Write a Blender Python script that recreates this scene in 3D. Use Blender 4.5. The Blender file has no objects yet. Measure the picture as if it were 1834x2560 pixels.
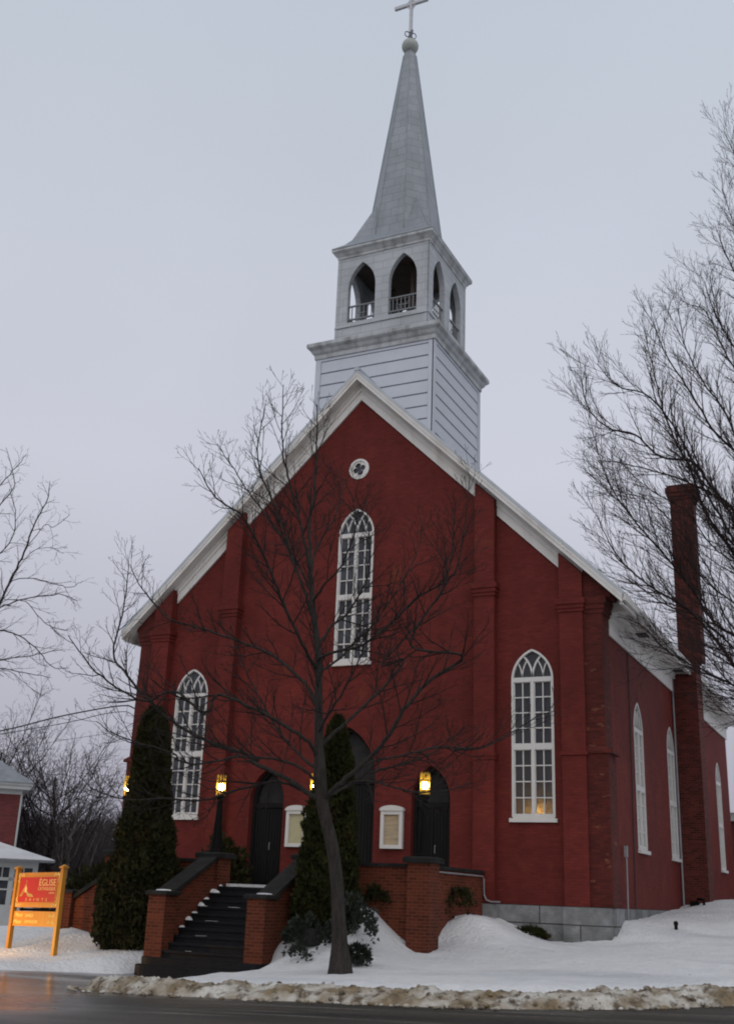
import bpy, bmesh, math, random
import numpy as np
from mathutils import Vector, Matrix, noise
from mathutils.geometry import tessellate_polygon

S = bpy.context.scene
COL = S.collection
R_ = math.radians
PI = math.pi

# ------------------------------------------------------------------ camera
cam_d = bpy.data.cameras.new('camera'); cam = bpy.data.objects.new('camera', cam_d); COL.objects.link(cam)
rr = ((0.903048, 0.427911, 0.037373), (0.108851, -0.312143, 0.943779), (-0.415519, 0.848209, 0.328459))
CAM = Vector((14.7707, -29.4818, 2.2))
cam.matrix_world = Matrix(((rr[0][0], rr[1][0], -rr[2][0], CAM.x), (rr[0][1], rr[1][1], -rr[2][1], CAM.y),
                           (rr[0][2], rr[1][2], -rr[2][2], CAM.z), (0, 0, 0, 1)))
cam_d.sensor_fit = 'VERTICAL'; cam_d.sensor_height = 36; cam_d.lens = 39.0317
cam_d.clip_start = .1; cam_d.clip_end = 5000
S.camera = cam
S.cycles.filter_width = 2.0
S.render.resolution_x = 733; S.render.resolution_y = 1024
# ------------------------------------------------------------------ dusk sky, overcast
SUN_EL, SUN_AZ = R_(40), R_(160)
W = bpy.data.worlds.new('World'); S.world = W; W.use_nodes = True
nt = W.node_tree; nt.nodes.clear()
N = nt.nodes.new; LK = nt.links.new
out = N('ShaderNodeOutputWorld'); addn = N('ShaderNodeAddShader')
sky = N('ShaderNodeTexSky'); sky.sky_type = 'NISHITA'; sky.sun_disc = False
sky.sun_elevation = SUN_EL; sky.sun_rotation = SUN_AZ; sky.dust_density = 4
b1 = N('ShaderNodeBackground'); b1.inputs[1].default_value = .006
LK(sky.outputs[0], b1.inputs[0])
geo = N('ShaderNodeTexCoord'); sep = N('ShaderNodeSeparateXYZ'); LK(geo.outputs['Generated'], sep.inputs[0])
rmp = N('ShaderNodeValToRGB'); LK(sep.outputs['Z'], rmp.inputs[0])
e = rmp.color_ramp.elements
e[0].position = 0.0; e[0].color = (.33, .32, .395, 1)
e[1].position = 1.; e[1].color = (.41, .48, .55, 1)
for p_, c_ in ((.06,(.39,.38,.455)),(.17,(.475,.475,.545)),(.36,(.583,.592,.672)),(.68,(.515,.566,.642))): e.new(p_).color = c_+(1,)
cn = N('ShaderNodeTexNoise'); cn.inputs['Scale'].default_value = 2.2; cn.inputs['Detail'].default_value = 4
LK(geo.outputs['Generated'], cn.inputs['Vector'])
mr = N('ShaderNodeMapRange'); mr.inputs['To Min'].default_value = .90; mr.inputs['To Max'].default_value = 1.10
LK(cn.outputs['Fac'], mr.inputs['Value'])
mx = N('ShaderNodeMix'); mx.data_type = 'RGBA'; mx.blend_type = 'MULTIPLY'; mx.inputs['Factor'].default_value = 1
LK(rmp.outputs[0], mx.inputs['A']); LK(mr.outputs[0], mx.inputs['B'])
b2 = N('ShaderNodeBackground'); b2.inputs[1].default_value = 1.0
LK(mx.outputs['Result'], b2.inputs[0])
LK(b1.outputs[0], addn.inputs[0]); LK(b2.outputs[0], addn.inputs[1]); LK(addn.outputs[0], out.inputs[0])
sd = bpy.data.lights.new('sun', 'SUN'); sd.energy = 1.05; sd.angle = R_(90); sd.color = (1, .98, .96)
so = bpy.data.objects.new('sun', sd); COL.objects.link(so)
so.rotation_euler = (R_(50), 0, R_(24)); so.location = (0, -40, 60)
vs = S.view_settings
vs.view_transform = 'Standard'; vs.look = 'None'; vs.exposure = 0.0; vs.gamma = 1; vs.use_curve_mapping = False

# ------------------------------------------------------------------ helpers
class MB:
    def __init__(s): s.v = []; s.f = []
    def add(s, vs_, fs_):
        n = len(s.v); s.v += [tuple(p) for p in vs_]; s.f += [tuple(i + n for i in f) for f in fs_]; return s
    def box(s, x0, x1, y0, y1, z0, z1):
        return s.add([(x0,y0,z0),(x1,y0,z0),(x1,y1,z0),(x0,y1,z0),(x0,y0,z1),(x1,y0,z1),(x1,y1,z1),(x0,y1,z1)],
                     [(0,3,2,1),(4,5,6,7),(0,1,5,4),(1,2,6,5),(2,3,7,6),(3,0,4,7)])
    def loft(s, loops, caps=True, closed=True):
        n = len(loops[0]); vs_ = [p for l in loops for p in l]; fs_ = []
        for a in range(len(loops) - 1):
            for i in range(n if closed else n - 1):
                j = (i + 1) % n; fs_.append((a*n+i, a*n+j, (a+1)*n+j, (a+1)*n+i))
        if caps: fs_.append(tuple(range(n))[::-1]); fs_.append(tuple((len(loops)-1)*n+i for i in range(n)))
        return s.add(vs_, fs_)
    def prism(s, poly, a, b, T=None):
        T = T or (lambda u, w, z: (u, w, z))
        return s.loft([[T(u, a, z) for u, z in poly], [T(u, b, z) for u, z in poly]])
    def ribbon(s, pts, wd, a, b, T):
        o1 = []; o2 = []
        for i, (u, z) in enumerate(pts):
            p = pts[max(i-1, 0)]; q = pts[min(i+1, len(pts)-1)]
            dx, dz = q[0]-p[0], q[1]-p[1]; l = math.hypot(dx, dz) or 1
            nx, nz = -dz/l*wd/2, dx/l*wd/2
            o1.append((u+nx, z+nz)); o2.append((u-nx, z-nz))
        loops = [[T(*o1[i][:1], a, o1[i][1]), T(o2[i][0], a, o2[i][1]), T(o2[i][0], b, o2[i][1]), T(o1[i][0], b, o1[i][1])] for i in range(len(pts))]
        return s.loft(loops)
    def bar(s, p, q, w, h=None):
        p = Vector(p); q = Vector(q); h = h or w; d = (q-p).normalized()
        up = Vector((0,0,1)) if abs(d.z) < .95 else Vector((1,0,0))
        a = d.cross(up).normalized()*w/2; b = a.cross(d).normalized()*h/2
        return s.loft([[p-a-b, p+a-b, p+a+b, p-a+b], [q-a-b, q+a-b, q+a+b, q-a+b]])
    def tube(s, pts, rad, k=6):
        pts = [Vector(p) for p in pts]; loops = []
        if not hasattr(rad, '__len__'): rad = [rad]*len(pts)
        for i, p in enumerate(pts):
            d = (pts[min(i+1, len(pts)-1)] - pts[max(i-1, 0)]).normalized()
            up = Vector((0,0,1)) if abs(d.z) < .9 else Vector((1,0,0))
            a = d.cross(up).normalized(); b = a.cross(d)
            loops.append([p + (a*math.cos(t*2*PI/k) + b*math.sin(t*2*PI/k))*rad[i] for t in range(k)])
        return s.loft(loops)
    def lathe(s, prof, cx, cy, k=16, ph=0):
        return s.loft([[(cx+r*math.cos(ph+t*2*PI/k), cy+r*math.sin(ph+t*2*PI/k), z) for t in range(k)] for r, z in prof])
    def sphere(s, c, r, k=14, n=8):
        return s.lathe([(max(r*math.sin(PI*i/n), .002), c[2]-r*math.cos(PI*i/n)) for i in range(n+1)], c[0], c[1], k)
    def build(s, name, mat, parent=None, smooth=False, uv=True, norm=True):
        me = bpy.data.meshes.new(name); me.from_pydata(s.v, [], s.f)
        if norm:
            bm = bmesh.new(); bm.from_mesh(me); bmesh.ops.recalc_face_normals(bm, faces=bm.faces); bm.to_mesh(me); bm.free()
        if uv:
            ul = me.uv_layers.new(name='UVMap'); Z = Vector((0,0,1)); dat = []
            vv = me.vertices
            for p in me.polygons:
                n = p.normal
                if abs(n.z) > .93: a, b = Vector((1,0,0)), Vector((0,1,0))
                else: a = Z.cross(n).normalized(); b = n.cross(a)
                for i in p.vertices:
                    c = vv[i].co; dat += [c.dot(a), c.dot(b)]
            ul.data.foreach_set('uv', dat)
        if smooth: me.polygons.foreach_set('use_smooth', [True]*len(me.polygons))
        me.materials.append(mat)
        o = bpy.data.objects.new(name, me); COL.objects.link(o)
        if parent: o.parent = parent
        me.update(); return o

def tag(o, label, cat, group=None, kind=None):
    o['label'] = label; o['category'] = cat
    if group: o['group'] = group
    if kind: o['kind'] = kind
    return o
def thing(name, loc, label, cat, group=None, rz=0):
    o = bpy.data.objects.new(name, None); COL.objects.link(o); o.location = loc; o.rotation_euler = (0,0,rz); o.empty_display_size = .3
    tag(o, label, cat, group); return o
def offs(mb, loc):
    mb.v = [(x-loc[0], y-loc[1], z-loc[2]) for x, y, z in mb.v]; return mb

# ------------------------------------------------------------------ materials
def M(name, col, rough=.7, var=.15, scale=3., bump=0., bscale=40., spec=.5, metal=0., extra=None, stretch=None):
    m = bpy.data.materials.new(name); m.use_nodes = True; t = m.node_tree; b = t.nodes['Principled BSDF']
    n = t.nodes.new; l = t.links.new
    b.inputs['Roughness'].default_value = rough; b.inputs['Specular IOR Level'].default_value = spec; b.inputs['Metallic'].default_value = metal
    tc = n('ShaderNodeTexCoord'); vec = tc.outputs['Object']
    if stretch:
        mp = n('ShaderNodeMapping'); mp.inputs['Scale'].default_value = stretch; l(vec, mp.inputs[0]); vec = mp.outputs[0]
    no = n('ShaderNodeTexNoise'); no.inputs['Scale'].default_value = scale; no.inputs['Detail'].default_value = 6; no.inputs['Roughness'].default_value = .65
    l(vec, no.inputs['Vector'])
    r = n('ShaderNodeValToRGB'); l(no.outputs['Fac'], r.inputs[0]); e = r.color_ramp.elements
    e[0].position = .3; e[1].position = .7
    e[0].color = tuple(c*(1-var) for c in col)+(1,); e[1].color = tuple(min(c*(1+var), 1) for c in col)+(1,)
    cur = r.outputs[0]
    if extra: cur = extra(t, tc, cur, b)
    l(cur, b.inputs['Base Color'])
    if bump:
        n2 = n('ShaderNodeTexNoise'); n2.inputs['Scale'].default_value = bscale; n2.inputs['Detail'].default_value = 4; l(vec, n2.inputs['Vector'])
        bp = n('ShaderNodeBump'); bp.inputs['Strength'].default_value = bump; bp.inputs['Distance'].default_value = .05
        l(n2.outputs['Fac'], bp.inputs['Height']); l(bp.outputs[0], b.inputs['Normal'])
    return m
def mixc(t, fac, a, b, mode='MIX'):
    x = t.nodes.new('ShaderNodeMix'); x.data_type = 'RGBA'; x.blend_type = mode
    for s_, v in (('Factor', fac), ('A', a), ('B', b)):
        if hasattr(v, 'is_linked'): t.links.new(v, x.inputs[s_])
        else: x.inputs[s_].default_value = v
    return x.outputs['Result']
def nz(t, tc, scale, lo, hi, out='Object', det=5, stretch=None):
    v = tc.outputs[out]
    if stretch:
        mp = t.nodes.new('ShaderNodeMapping'); mp.inputs['Scale'].default_value = stretch; t.links.new(v, mp.inputs[0]); v = mp.outputs[0]
    a = t.nodes.new('ShaderNodeTexNoise'); a.inputs['Scale'].default_value = scale; a.inputs['Detail'].default_value = det; t.links.new(v, a.inputs['Vector'])
    c = t.nodes.new('ShaderNodeMapRange'); c.inputs['From Min'].default_value = lo; c.inputs['From Max'].default_value = hi; t.links.new(a.outputs['Fac'], c.inputs['Value'])
    return c.outputs[0]
def brick_extra(mortar, mfac, wear=None, wlo=.62, whi=.7, dark=.75, bw=.215, bh=.0735, msize=.011, var=.25, bumpd=.01, wsc=1.1, wst=None):
    def f(t, tc, cur, b):
        k = t.nodes.new('ShaderNodeTexBrick'); t.links.new(tc.outputs['UV'], k.inputs['Vector'])
        k.inputs['Scale'].default_value = 1; k.inputs['Brick Width'].default_value = bw; k.inputs['Row Height'].default_value = bh
        k.inputs['Mortar Size'].default_value = msize; k.inputs['Mortar Smooth'].default_value = .3
        k.inputs['Color1'].default_value = (1-var,)*3+(1,); k.inputs['Color2'].default_value = (1+var,)*3+(1,); k.inputs['Mortar'].default_value = (1,1,1,1)
        c = mixc(t, 1., cur, k.outputs['Color'], 'MULTIPLY')
        if wear:
            c = mixc(t, nz(t, tc, wsc, wlo, whi, det=8, stretch=wst), c, wear)
        c = mixc(t, nz(t, tc, .35, .35, .75), c, mixc(t, 1., c, (dark,)*3+(1,), 'MULTIPLY'))
        # slow streaks of rain down the wall
        c = mixc(t, nz(t, tc, 1.6, .5, .8, stretch=(1, 1, .12)), c, mixc(t, 1., c, (.8,)*3+(1,), 'MULTIPLY'))
        mf = t.nodes.new('ShaderNodeMath'); mf.operation = 'MULTIPLY'; t.links.new(k.outputs['Fac'], mf.inputs[0]); mf.inputs[1].default_value = mfac
        c = mixc(t, mf.outputs[0], c, mortar)
        bp = t.nodes.new('ShaderNodeBump'); bp.invert = True; bp.inputs['Strength'].default_value = .5; bp.inputs['Distance'].default_value = bumpd
        t.links.new(k.outputs['Fac'], bp.inputs['Height']); t.links.new(bp.outputs[0], b.inputs['Normal'])
        return c
    return f
def dirt(col, lo=.5, hi=.75, sc=1.5, st=(1,1,.25)):
    return lambda t, tc, cur, b: mixc(t, nz(t, tc, sc, lo, hi, stretch=st, det=8), cur, col)

RED = (.130, .0215, .0170)
m_brick = M('painted_red_brick', RED, .75, .16, 1.3, extra=brick_extra((.085,.017,.014,1), .32, (.17,.040,.020,1), .63, .78, .68, var=.13, bumpd=.006), spec=.15)
m_brick_side = m_brick
m_worn = M('worn_red_brick', (.085, .0125, .008), .85, .25, 2., extra=brick_extra((.05,.012,.01,1), .6, (.17,.055,.028,1), .655, .685, .65, var=.3, wsc=2.2, wst=(1,1,2.6)), spec=.3)
m_terr = M('orange_brown_brick', (.112, .026, .0125), .85, .2, 2., extra=brick_extra((.15,.075,.045,1), .45, None, dark=.7, var=.3), spec=.2)
m_chim = M('dark_chimney_brick', (.10, .021, .016), .85, .25, 2., extra=brick_extra((.12,.06,.048,1), .45, None, dark=.65, var=.4), spec=.2)
m_white = M('white_trim_paint', (.62, .60, .57), .5, .06, 2., extra=dirt((.42,.39,.35,1), .5, .8))
m_winw = M('white_window_paint', (.56, .545, .52), .5, .04, 4.)
m_clap = M('pale_clapboard_paint', (.47, .495, .545), .45, .04, 2., extra=dirt((.45,.47,.52,1), .52, .8, 1.2))
m_groove = M('clapboard_joint', (.17, .19, .225), .6)
m_cornice = M('weathered_grey_cornice', (.40, .415, .42), .6, .15, 3., extra=dirt((.17,.17,.16,1), .46, .75, 3.))
def shingle(bw, bh):
    def f(t, tc, cur, b):
        k = t.nodes.new('ShaderNodeTexBrick'); t.links.new(tc.outputs['UV'], k.inputs['Vector'])
        for a, v in (('Scale', 1), ('Brick Width', bw), ('Row Height', bh), ('Mortar Size', .014), ('Mortar Smooth', .2)): k.inputs[a].default_value = v
        k.inputs['Color1'].default_value = (.93,)*3+(1,); k.inputs['Color2'].default_value = (1.07,)*3+(1,); k.inputs['Mortar'].default_value = (.80,.80,.82,1)
        c = mixc(t, 1., cur, k.outputs['Color'], 'MULTIPLY')
        c = mixc(t, nz(t, tc, 1.2, .45, .75, det=8, stretch=(1,1,.3)), c, mixc(t, 1., c, (.78,.80,.78,1), 'MULTIPLY'))
        bp = t.nodes.new('ShaderNodeBump'); bp.invert = True; bp.inputs['Strength'].default_value = .6; bp.inputs['Distance'].default_value = .012
        t.links.new(k.outputs['Fac'], bp.inputs['Height']); t.links.new(bp.outputs[0], b.inputs['Normal'])
        return c
    return f
m_belf = M('grey_metal_cladding', (.37, .385, .40), .5, .08, 2., extra=shingle(.75, .30))
m_spire = M('silver_metal_shingles', (.235, .25, .27), .45, .10, 1.5, extra=shingle(.55, .36), metal=.15)
m_roof = M('pale_metal_roof', (.40, .43, .46), .45, .1, 2.)
m_ball = M('verdigris_ball', (.30, .32, .29), .45, .2, 5.)
m_cross = M('grey_metal_cross', (.42, .42, .44), .45, .1, 5.)
m_inside = M('dark_timber', (.075, .052, .038), .8, .3, 3.)
m_rail = M('dark_grey_railing', (.14, .15, .16), .6)
m_glass = M('dark_window_glass', (.052, .056, .066), .16, .5, 1.1, spec=.22)
m_tymp = M('frosted_grey_glass', (.022, .021, .021), .5, .5, 1.5, spec=.12)
m_door = M('black_brown_door', (.008, .007, .0075), .8, .3, 3., stretch=(8, 8, .6), spec=.2)
def stonejoint(t, tc, cur, b):
    k = t.nodes.new('ShaderNodeTexBrick'); t.links.new(tc.outputs['UV'], k.inputs['Vector'])
    for a, v in (('Scale', 1), ('Brick Width', 2.3), ('Row Height', .44), ('Mortar Size', .016), ('Mortar Smooth', .1)): k.inputs[a].default_value = v
    k.inputs['Color1'].default_value = (.85,)*3+(1,); k.inputs['Color2'].default_value = (1.15,)*3+(1,); k.inputs['Mortar'].default_value = (.12,.12,.12,1)
    c = mixc(t, 1., cur, k.outputs['Color'], 'MULTIPLY')
    return mixc(t, nz(t, tc, 1.3, .45, .75, det=9), c, (.075,.08,.07,1))
m_stone = M('grey_foundation_stone', (.20, .20, .205), .85, .25, 4., .5, 25., extra=stonejoint)
m_cope = M('dark_coping_stone', (.022, .021, .020), .85, .35, 4., .2, spec=.12)
m_step = M('black_wet_stone_step', (.007, .007, .0085), .6, .4, 4., .3, 30., spec=.2)
m_conc = M('terrace_concrete', (.12, .12, .12), .8)
m_pipe = M('grey_conduit', (.22, .22, .23), .5)
m_cable = M('black_cable', (.015, .015, .016), .6)
m_iron = M('black_cast_iron', (.004, .004, .0042), .7, .2, spec=.12)
m_brass = M('amber_brass', (.32, .22, .05), .35, .2, 8., metal=.5)
m_paper = M('cream_paper', (.40, .36, .22), .8, .1, 6.)
m_paper2 = M('brown_lined_paper', (.36, .28, .18), .8, .35, 3., stretch=(.6, 1, 9))
def snow_x(t, tc, cur, b):
    c = mixc(t, nz(t, tc, .5, .5, .8, stretch=(.45, 1.3, 1), det=8), cur, (.43,.43,.45,1))  # stretched grey patches: dirt plus shadow streaks painted into the snow colour
    return mixc(t, nz(t, tc, 11., .735, .76, det=3), c, (.14,.11,.085,1))
m_snow = M('snow', (.61, .605, .605), .75, .07, 3.5, 1., 11., extra=snow_x, spec=.3)
m_field = M('snow_field', (.5, .5, .52), .7, .1, .1)
m_bark = M('dark_wet_bark', (.024, .019, .018), .85, .4, 6., .8, 25., spec=.2)
m_trunk = M('mottled_trunk_bark', (.034, .028, .025), .85, .5, 5., 1., 18., spec=.2, stretch=(2.5, 2.5, .6))
m_twig = M('dark_twigs', (.020, .014, .013), .8, .3, 3., spec=.2)
m_twig2 = M('reddish_twigs', (.030, .018, .017), .8, .3, 3., spec=.2)
m_twig3 = M('grey_brown_twigs', (.058, .047, .048), .8, .35, .6, spec=.2)
m_cedar = M('cedar_foliage', (.022, .0225, .009), .85, .6, 2.2, spec=.08, extra=dirt((.045,.030,.014,1), .56, .74, 2.6, None))
m_cedar2 = M('olive_cedar_foliage', (.025, .027, .009), .85, .55, 2.4, spec=.08, extra=dirt((.055,.040,.014,1), .54, .74, 2.6, None))
m_yew = M('dark_green_leaves', (.011, .017, .009), .7, .6, 5., spec=.4)
m_core = M('dark_core_fill', (.006, .006, .004), .9)  # near-black fill; the darkness inside crowns and church is put into its colour
m_wood = M('orange_stained_wood', (.42, .18, .016), .5, .15, 4., stretch=(6, 6, .5))
m_signred = M('red_sign_paint', (.36, .016, .004), .4, .06, 4.)
m_gold = M('gold_leaf_paint', (.78, .55, .20), .35, .1, 8., metal=.3)
m_olive = M('olive_gold_paint', (.36, .25, .06), .45, .1, 6.)
m_creampaint = M('cream_lettering', (.85, .66, .18), .4, .03)
m_house = M('red_house_brick', (.13, .022, .022), .8, .15, 2., extra=brick_extra((.1,.03,.03,1), .4, None, dark=.8))
m_housew = M('grey_white_porch_paint', (.42, .43, .42), .6, .08, 2.)
m_slate = M('grey_shingle_roof', (.20, .21, .23), .7, .25, 1.5)
def emis(name, col, st):
    m = bpy.data.materials.new(name); m.use_nodes = True; t = m.node_tree; t.nodes.clear()
    e_ = t.nodes.new('ShaderNodeEmission'); e_.inputs[0].default_value = col+(1,); e_.inputs[1].default_value = st
    o = t.nodes.new('ShaderNodeOutputMaterial'); t.links.new(e_.outputs[0], o.inputs[0]); return m
m_bulb = emis('glowing_bulb', (1., .80, .42), 90.)
# ================================================================== GROUND
def zroad(x): return .4 + .037*max(x, 0.)
def zroad_a(x): return .4 + .037*np.maximum(x, 0.)
PAVE = np.array([(-40,-13.5),(-9,-11.6),(-6,-10.4),(-4.2,-9.3),(-3.0,-8.35),(-1.6,-7.6),(-1.5,-6.9),(1.55,-6.9),(1.5,-7.5),(1.05,-8.4),(.8,-9.6),(.9,-10.4),(1.6,-10.9),
                 (3.6,-11.3),(6,-11.45),(8.5,-11.45),(10.2,-10.8),(12,-9.2),(14,-7.6),(20,-5),(40,-3),(40,-70),(-40,-70)])
def sdist(P, poly):
    n = len(poly); d = np.full(len(P), 1e9); ins = np.zeros(len(P), bool)
    for i in range(n):
        a, b = poly[i], poly[(i+1) % n]; ab = b-a
        t = np.clip(((P-a)@ab)/(ab@ab), 0, 1); d = np.minimum(d, np.hypot(*(P-(a+t[:, None]*ab)).T))
        c = (a[1] > P[:, 1]) != (b[1] > P[:, 1])
        with np.errstate(divide='ignore', invalid='ignore'):
            xi = (b[0]-a[0])*(P[:, 1]-a[1])/(b[1]-a[1])+a[0]
        ins ^= c & (P[:, 0] < xi)
    return np.where(ins, -d, d)
CTRL = np.array([(4.3,0,1.95),(5.1,0,1.67),(5.93,0,1.33),(6.7,-.2,1.36),(7.66,-.3,1.46),(7.9,.4,1.75),(7.75,.75,1.92),(7.75,5.2,2.06),(7.75,8.9,2.24),(8.5,9.5,2.5),(8.6,11,2.6),(7.7,15,2.5),(7.7,21,2.6),
    (4.45,-3.5,1.2),(4.45,-3.1,1.6),(4.33,-2.5,1.8),(4.7,-2.5,1.92),(5.08,-2.5,1.88),(4.9,-1.5,1.84),(5.6,-1.5,1.58),(5.5,-3.3,1.45),(6.3,-2.5,1.33),(5.1,-4.6,1.1),(6.5,-4.5,1.12),
    (2.78,-4.65,2.08),(3.16,-4.65,1.97),(3.54,-4.65,1.6),(3.96,-4.65,1.3),(4.25,-4.8,1.09),(4.78,-4.75,1.1),(2.2,-4.9,2.0),(3.2,-5.6,1.5),(2.3,-6.2,1.45),(3.7,-5.5,1.15),
    (1.6,-7.06,.80),(1.6,-6.2,1.08),(1.6,-5.0,1.6),(1.75,-7.7,.70),(3,-7.0,.98),(4.4,-8.7,.81),(3,-8.7,.74),(1.8,-9.2,.62),(1.8,-10.6,.62),(6,-7,.95),(8,-5,1.18),(8,-9,.97),(10,-6,1.2),(7.4,-1.6,1.28),
    (3.5,-11.1,.74),(6,-11.2,.84),(8.5,-11.2,.93),(11,-9.6,1.06),(14,-7,1.22),(10,1,1.62),(9.5,-2.5,1.36),(12,-2,1.5),(10.5,6,2.3),(13,6,2.35),(14,0,1.7),(16,8,2.6),(18,-3,1.5),(10,14,2.7),(14,15,2.8),(9.3,7.75,2.45),
    (-6.1,-4.5,1.13),(-5.69,-4.5,1.22),(-4.97,-4.5,1.1),(-4,-4.7,1.1),(-2,-4.9,1.1),(-1.65,-6,.95),(-1.75,-7.2,.68),(-7.8,-4,1.12),(-7.15,-4,1.0),(-8.6,-4,1.1),(-4,-6.99,.62),(-5.7,-6.5,.66),(-3,-7.6,.6),(-4,-8.4,.55),
    (-8,-8,.62),(-10,-6,.7),(-12,0,.6),(-11,6,.5),(-9,2,.75),(-15,-6,.55),(-6.5,-5.3,.9),(-3.2,-5.8,.95),(-14,12,.3),(20,14,2.8),(20,-5,1.4),(0,23,1.6),(-8,20,.6)], float)
_A = np.linalg.norm(CTRL[:, None, :2]-CTRL[None, :, :2], axis=2); _n = len(CTRL)
_K = np.zeros((_n+3, _n+3)); _K[:_n, :_n] = _A - .03*np.eye(_n)
_K[:_n, _n:] = np.c_[np.ones(_n), CTRL[:, :2]]; _K[_n:, :_n] = _K[:_n, _n:].T
_w = np.linalg.solve(_K, np.r_[CTRL[:, 2], 0, 0, 0])
def hrbf(P):
    o = np.empty(len(P))
    for i in range(0, len(P), 4000):
        q = P[i:i+4000]; D_ = np.linalg.norm(q[:, None]-CTRL[None, :, :2], axis=2)
        o[i:i+4000] = D_@_w[:_n] + _w[_n] + q@_w[_n+1:]
    return o
def fnoise(P, sc, seed=0):
    return np.array([noise.fractal(Vector((x*sc+seed, y*sc, seed*1.7)), 1., 2., 4) for x, y in P])
def snow_h(P):
    P = np.asarray(P, float).reshape(-1, 2); zr = zroad_a(P[:, 0])
    h = hrbf(P); d = sdist(P, PAVE)
    d2 = d + .16*fnoise(P, 1.3, 3.) ; s = np.clip((d2+.05)/.75, 0, 1); s = s*s*(3-2*s)
    h = np.maximum(h, zr+.05)
    return np.where(d2 > -.05, zr-.02 + (h-zr+.02)*s + .03*fnoise(P, .9, 9.)*s + .018*fnoise(P, 2.6, 5.)*s, zr-.15)
def grid_obj(name, xs, ys, zf, mat):
    X, Y = np.meshgrid(xs, ys); P = np.c_[X.ravel(), Y.ravel()]; Zv = zf(P); nx, ny = len(xs), len(ys)
    i = np.arange(nx*ny).reshape(ny, nx)
    F = np.stack([i[:-1, :-1], i[:-1, 1:], i[1:, 1:], i[1:, :-1]], -1).reshape(-1, 4)
    me = bpy.data.meshes.new(name); me.from_pydata(np.c_[P, Zv].tolist(), [], F.tolist())
    me.polygons.foreach_set('use_smooth', [True]*len(me.polygons)); me.materials.append(mat); me.update()
    o = bpy.data.objects.new(name, me); COL.objects.link(o); return o
# wet asphalt road
m_road = bpy.data.materials.new('wet_asphalt'); m_road.use_nodes = True
def _road():
    t = m_road.node_tree; b = t.nodes['Principled BSDF']; l = t.links.new
    tc = t.nodes.new('ShaderNodeTexCoord')
    base = mixc(t, nz(t, tc, .55, .35, .7, stretch=(.16, 1.5, 1), det=8), (.017,.0145,.012,1), (.082,.069,.054,1))
    base = mixc(t, nz(t, tc, 1.2, .56, .68, stretch=(.22, 2.2, 1), det=9), base, (.13,.118,.10,1))
    base = mixc(t, nz(t, tc, 9., .4, .75), base, (.035,.034,.032,1))
    l(base, b.inputs['Base Color'])
    # standing melt water on the left, towards the drive
    sx = t.nodes.new('ShaderNodeSeparateXYZ'); l(tc.outputs['Object'], sx.inputs[0])
    mrx = t.nodes.new('ShaderNodeMapRange'); mrx.inputs['From Min'].default_value = 1.5; mrx.inputs['From Max'].default_value = 6.5; l(sx.outputs['X'], mrx.inputs['Value'])
    wet = nz(t, tc, .7, .3, .68, stretch=(.3, 1.1, 1), det=6)
    a = t.nodes.new('ShaderNodeMath'); a.operation = 'MULTIPLY'; l(wet, a.inputs[0]); a.inputs[1].default_value = .26
    c = t.nodes.new('ShaderNodeMath'); c.operation = 'MULTIPLY_ADD'; l(mrx.outputs[0], c.inputs[0]); c.inputs[1].default_value = .50; l(a.outputs[0], c.inputs[2])
    d = t.nodes.new('ShaderNodeMath'); d.operation = 'ADD'; l(c.outputs[0], d.inputs[0]); d.inputs[1].default_value = .07; l(d.outputs[0], b.inputs['Roughness'])
    n2 = t.nodes.new('ShaderNodeTexNoise'); n2.inputs['Scale'].default_value = 45; l(tc.outputs['Object'], n2.inputs['Vector'])
    bs = t.nodes.new('ShaderNodeMath'); bs.operation = 'MULTIPLY_ADD'; l(mrx.outputs[0], bs.inputs[0]); bs.inputs[1].default_value = .35; bs.inputs[2].default_value = .06
    bp = t.nodes.new('ShaderNodeBump'); bp.inputs['Distance'].default_value = .02; l(bs.outputs[0], bp.inputs['Strength']); l(n2.outputs['Fac'], bp.inputs['Height']); l(bp.outputs[0], b.inputs['Normal'])
    sp_ = t.nodes.new('ShaderNodeMath'); sp_.operation = 'MULTIPLY_ADD'; l(mrx.outputs[0], sp_.inputs[0]); sp_.inputs[1].default_value = -.32; sp_.inputs[2].default_value = .5; l(sp_.outputs[0], b.inputs['Specular IOR Level'])
_road()
tag(grid_obj('road', np.linspace(-40, 40, 81), np.linspace(-70, -3, 68), lambda P: zroad_a(P[:, 0]) + .012*fnoise(P, .35, 2.), m_road),
    'wet dark asphalt road running past the church', 'road', kind='structure')
tag(grid_obj('snow_ground', np.arange(-16, 20.01, .15), np.arange(-13.2, 24, .15), snow_h, m_snow), 'white snow covering the lawn around the church', 'snow', kind='structure')
far = MB().add([(-900,-900,-.1),(900,-900,-.1),(900,900,-.1),(-900,900,-.1)], [(0,1,2,3)]).build('ground', m_field)
tag(far, 'flat snowy ground reaching the horizon', 'ground', kind='structure')

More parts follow.
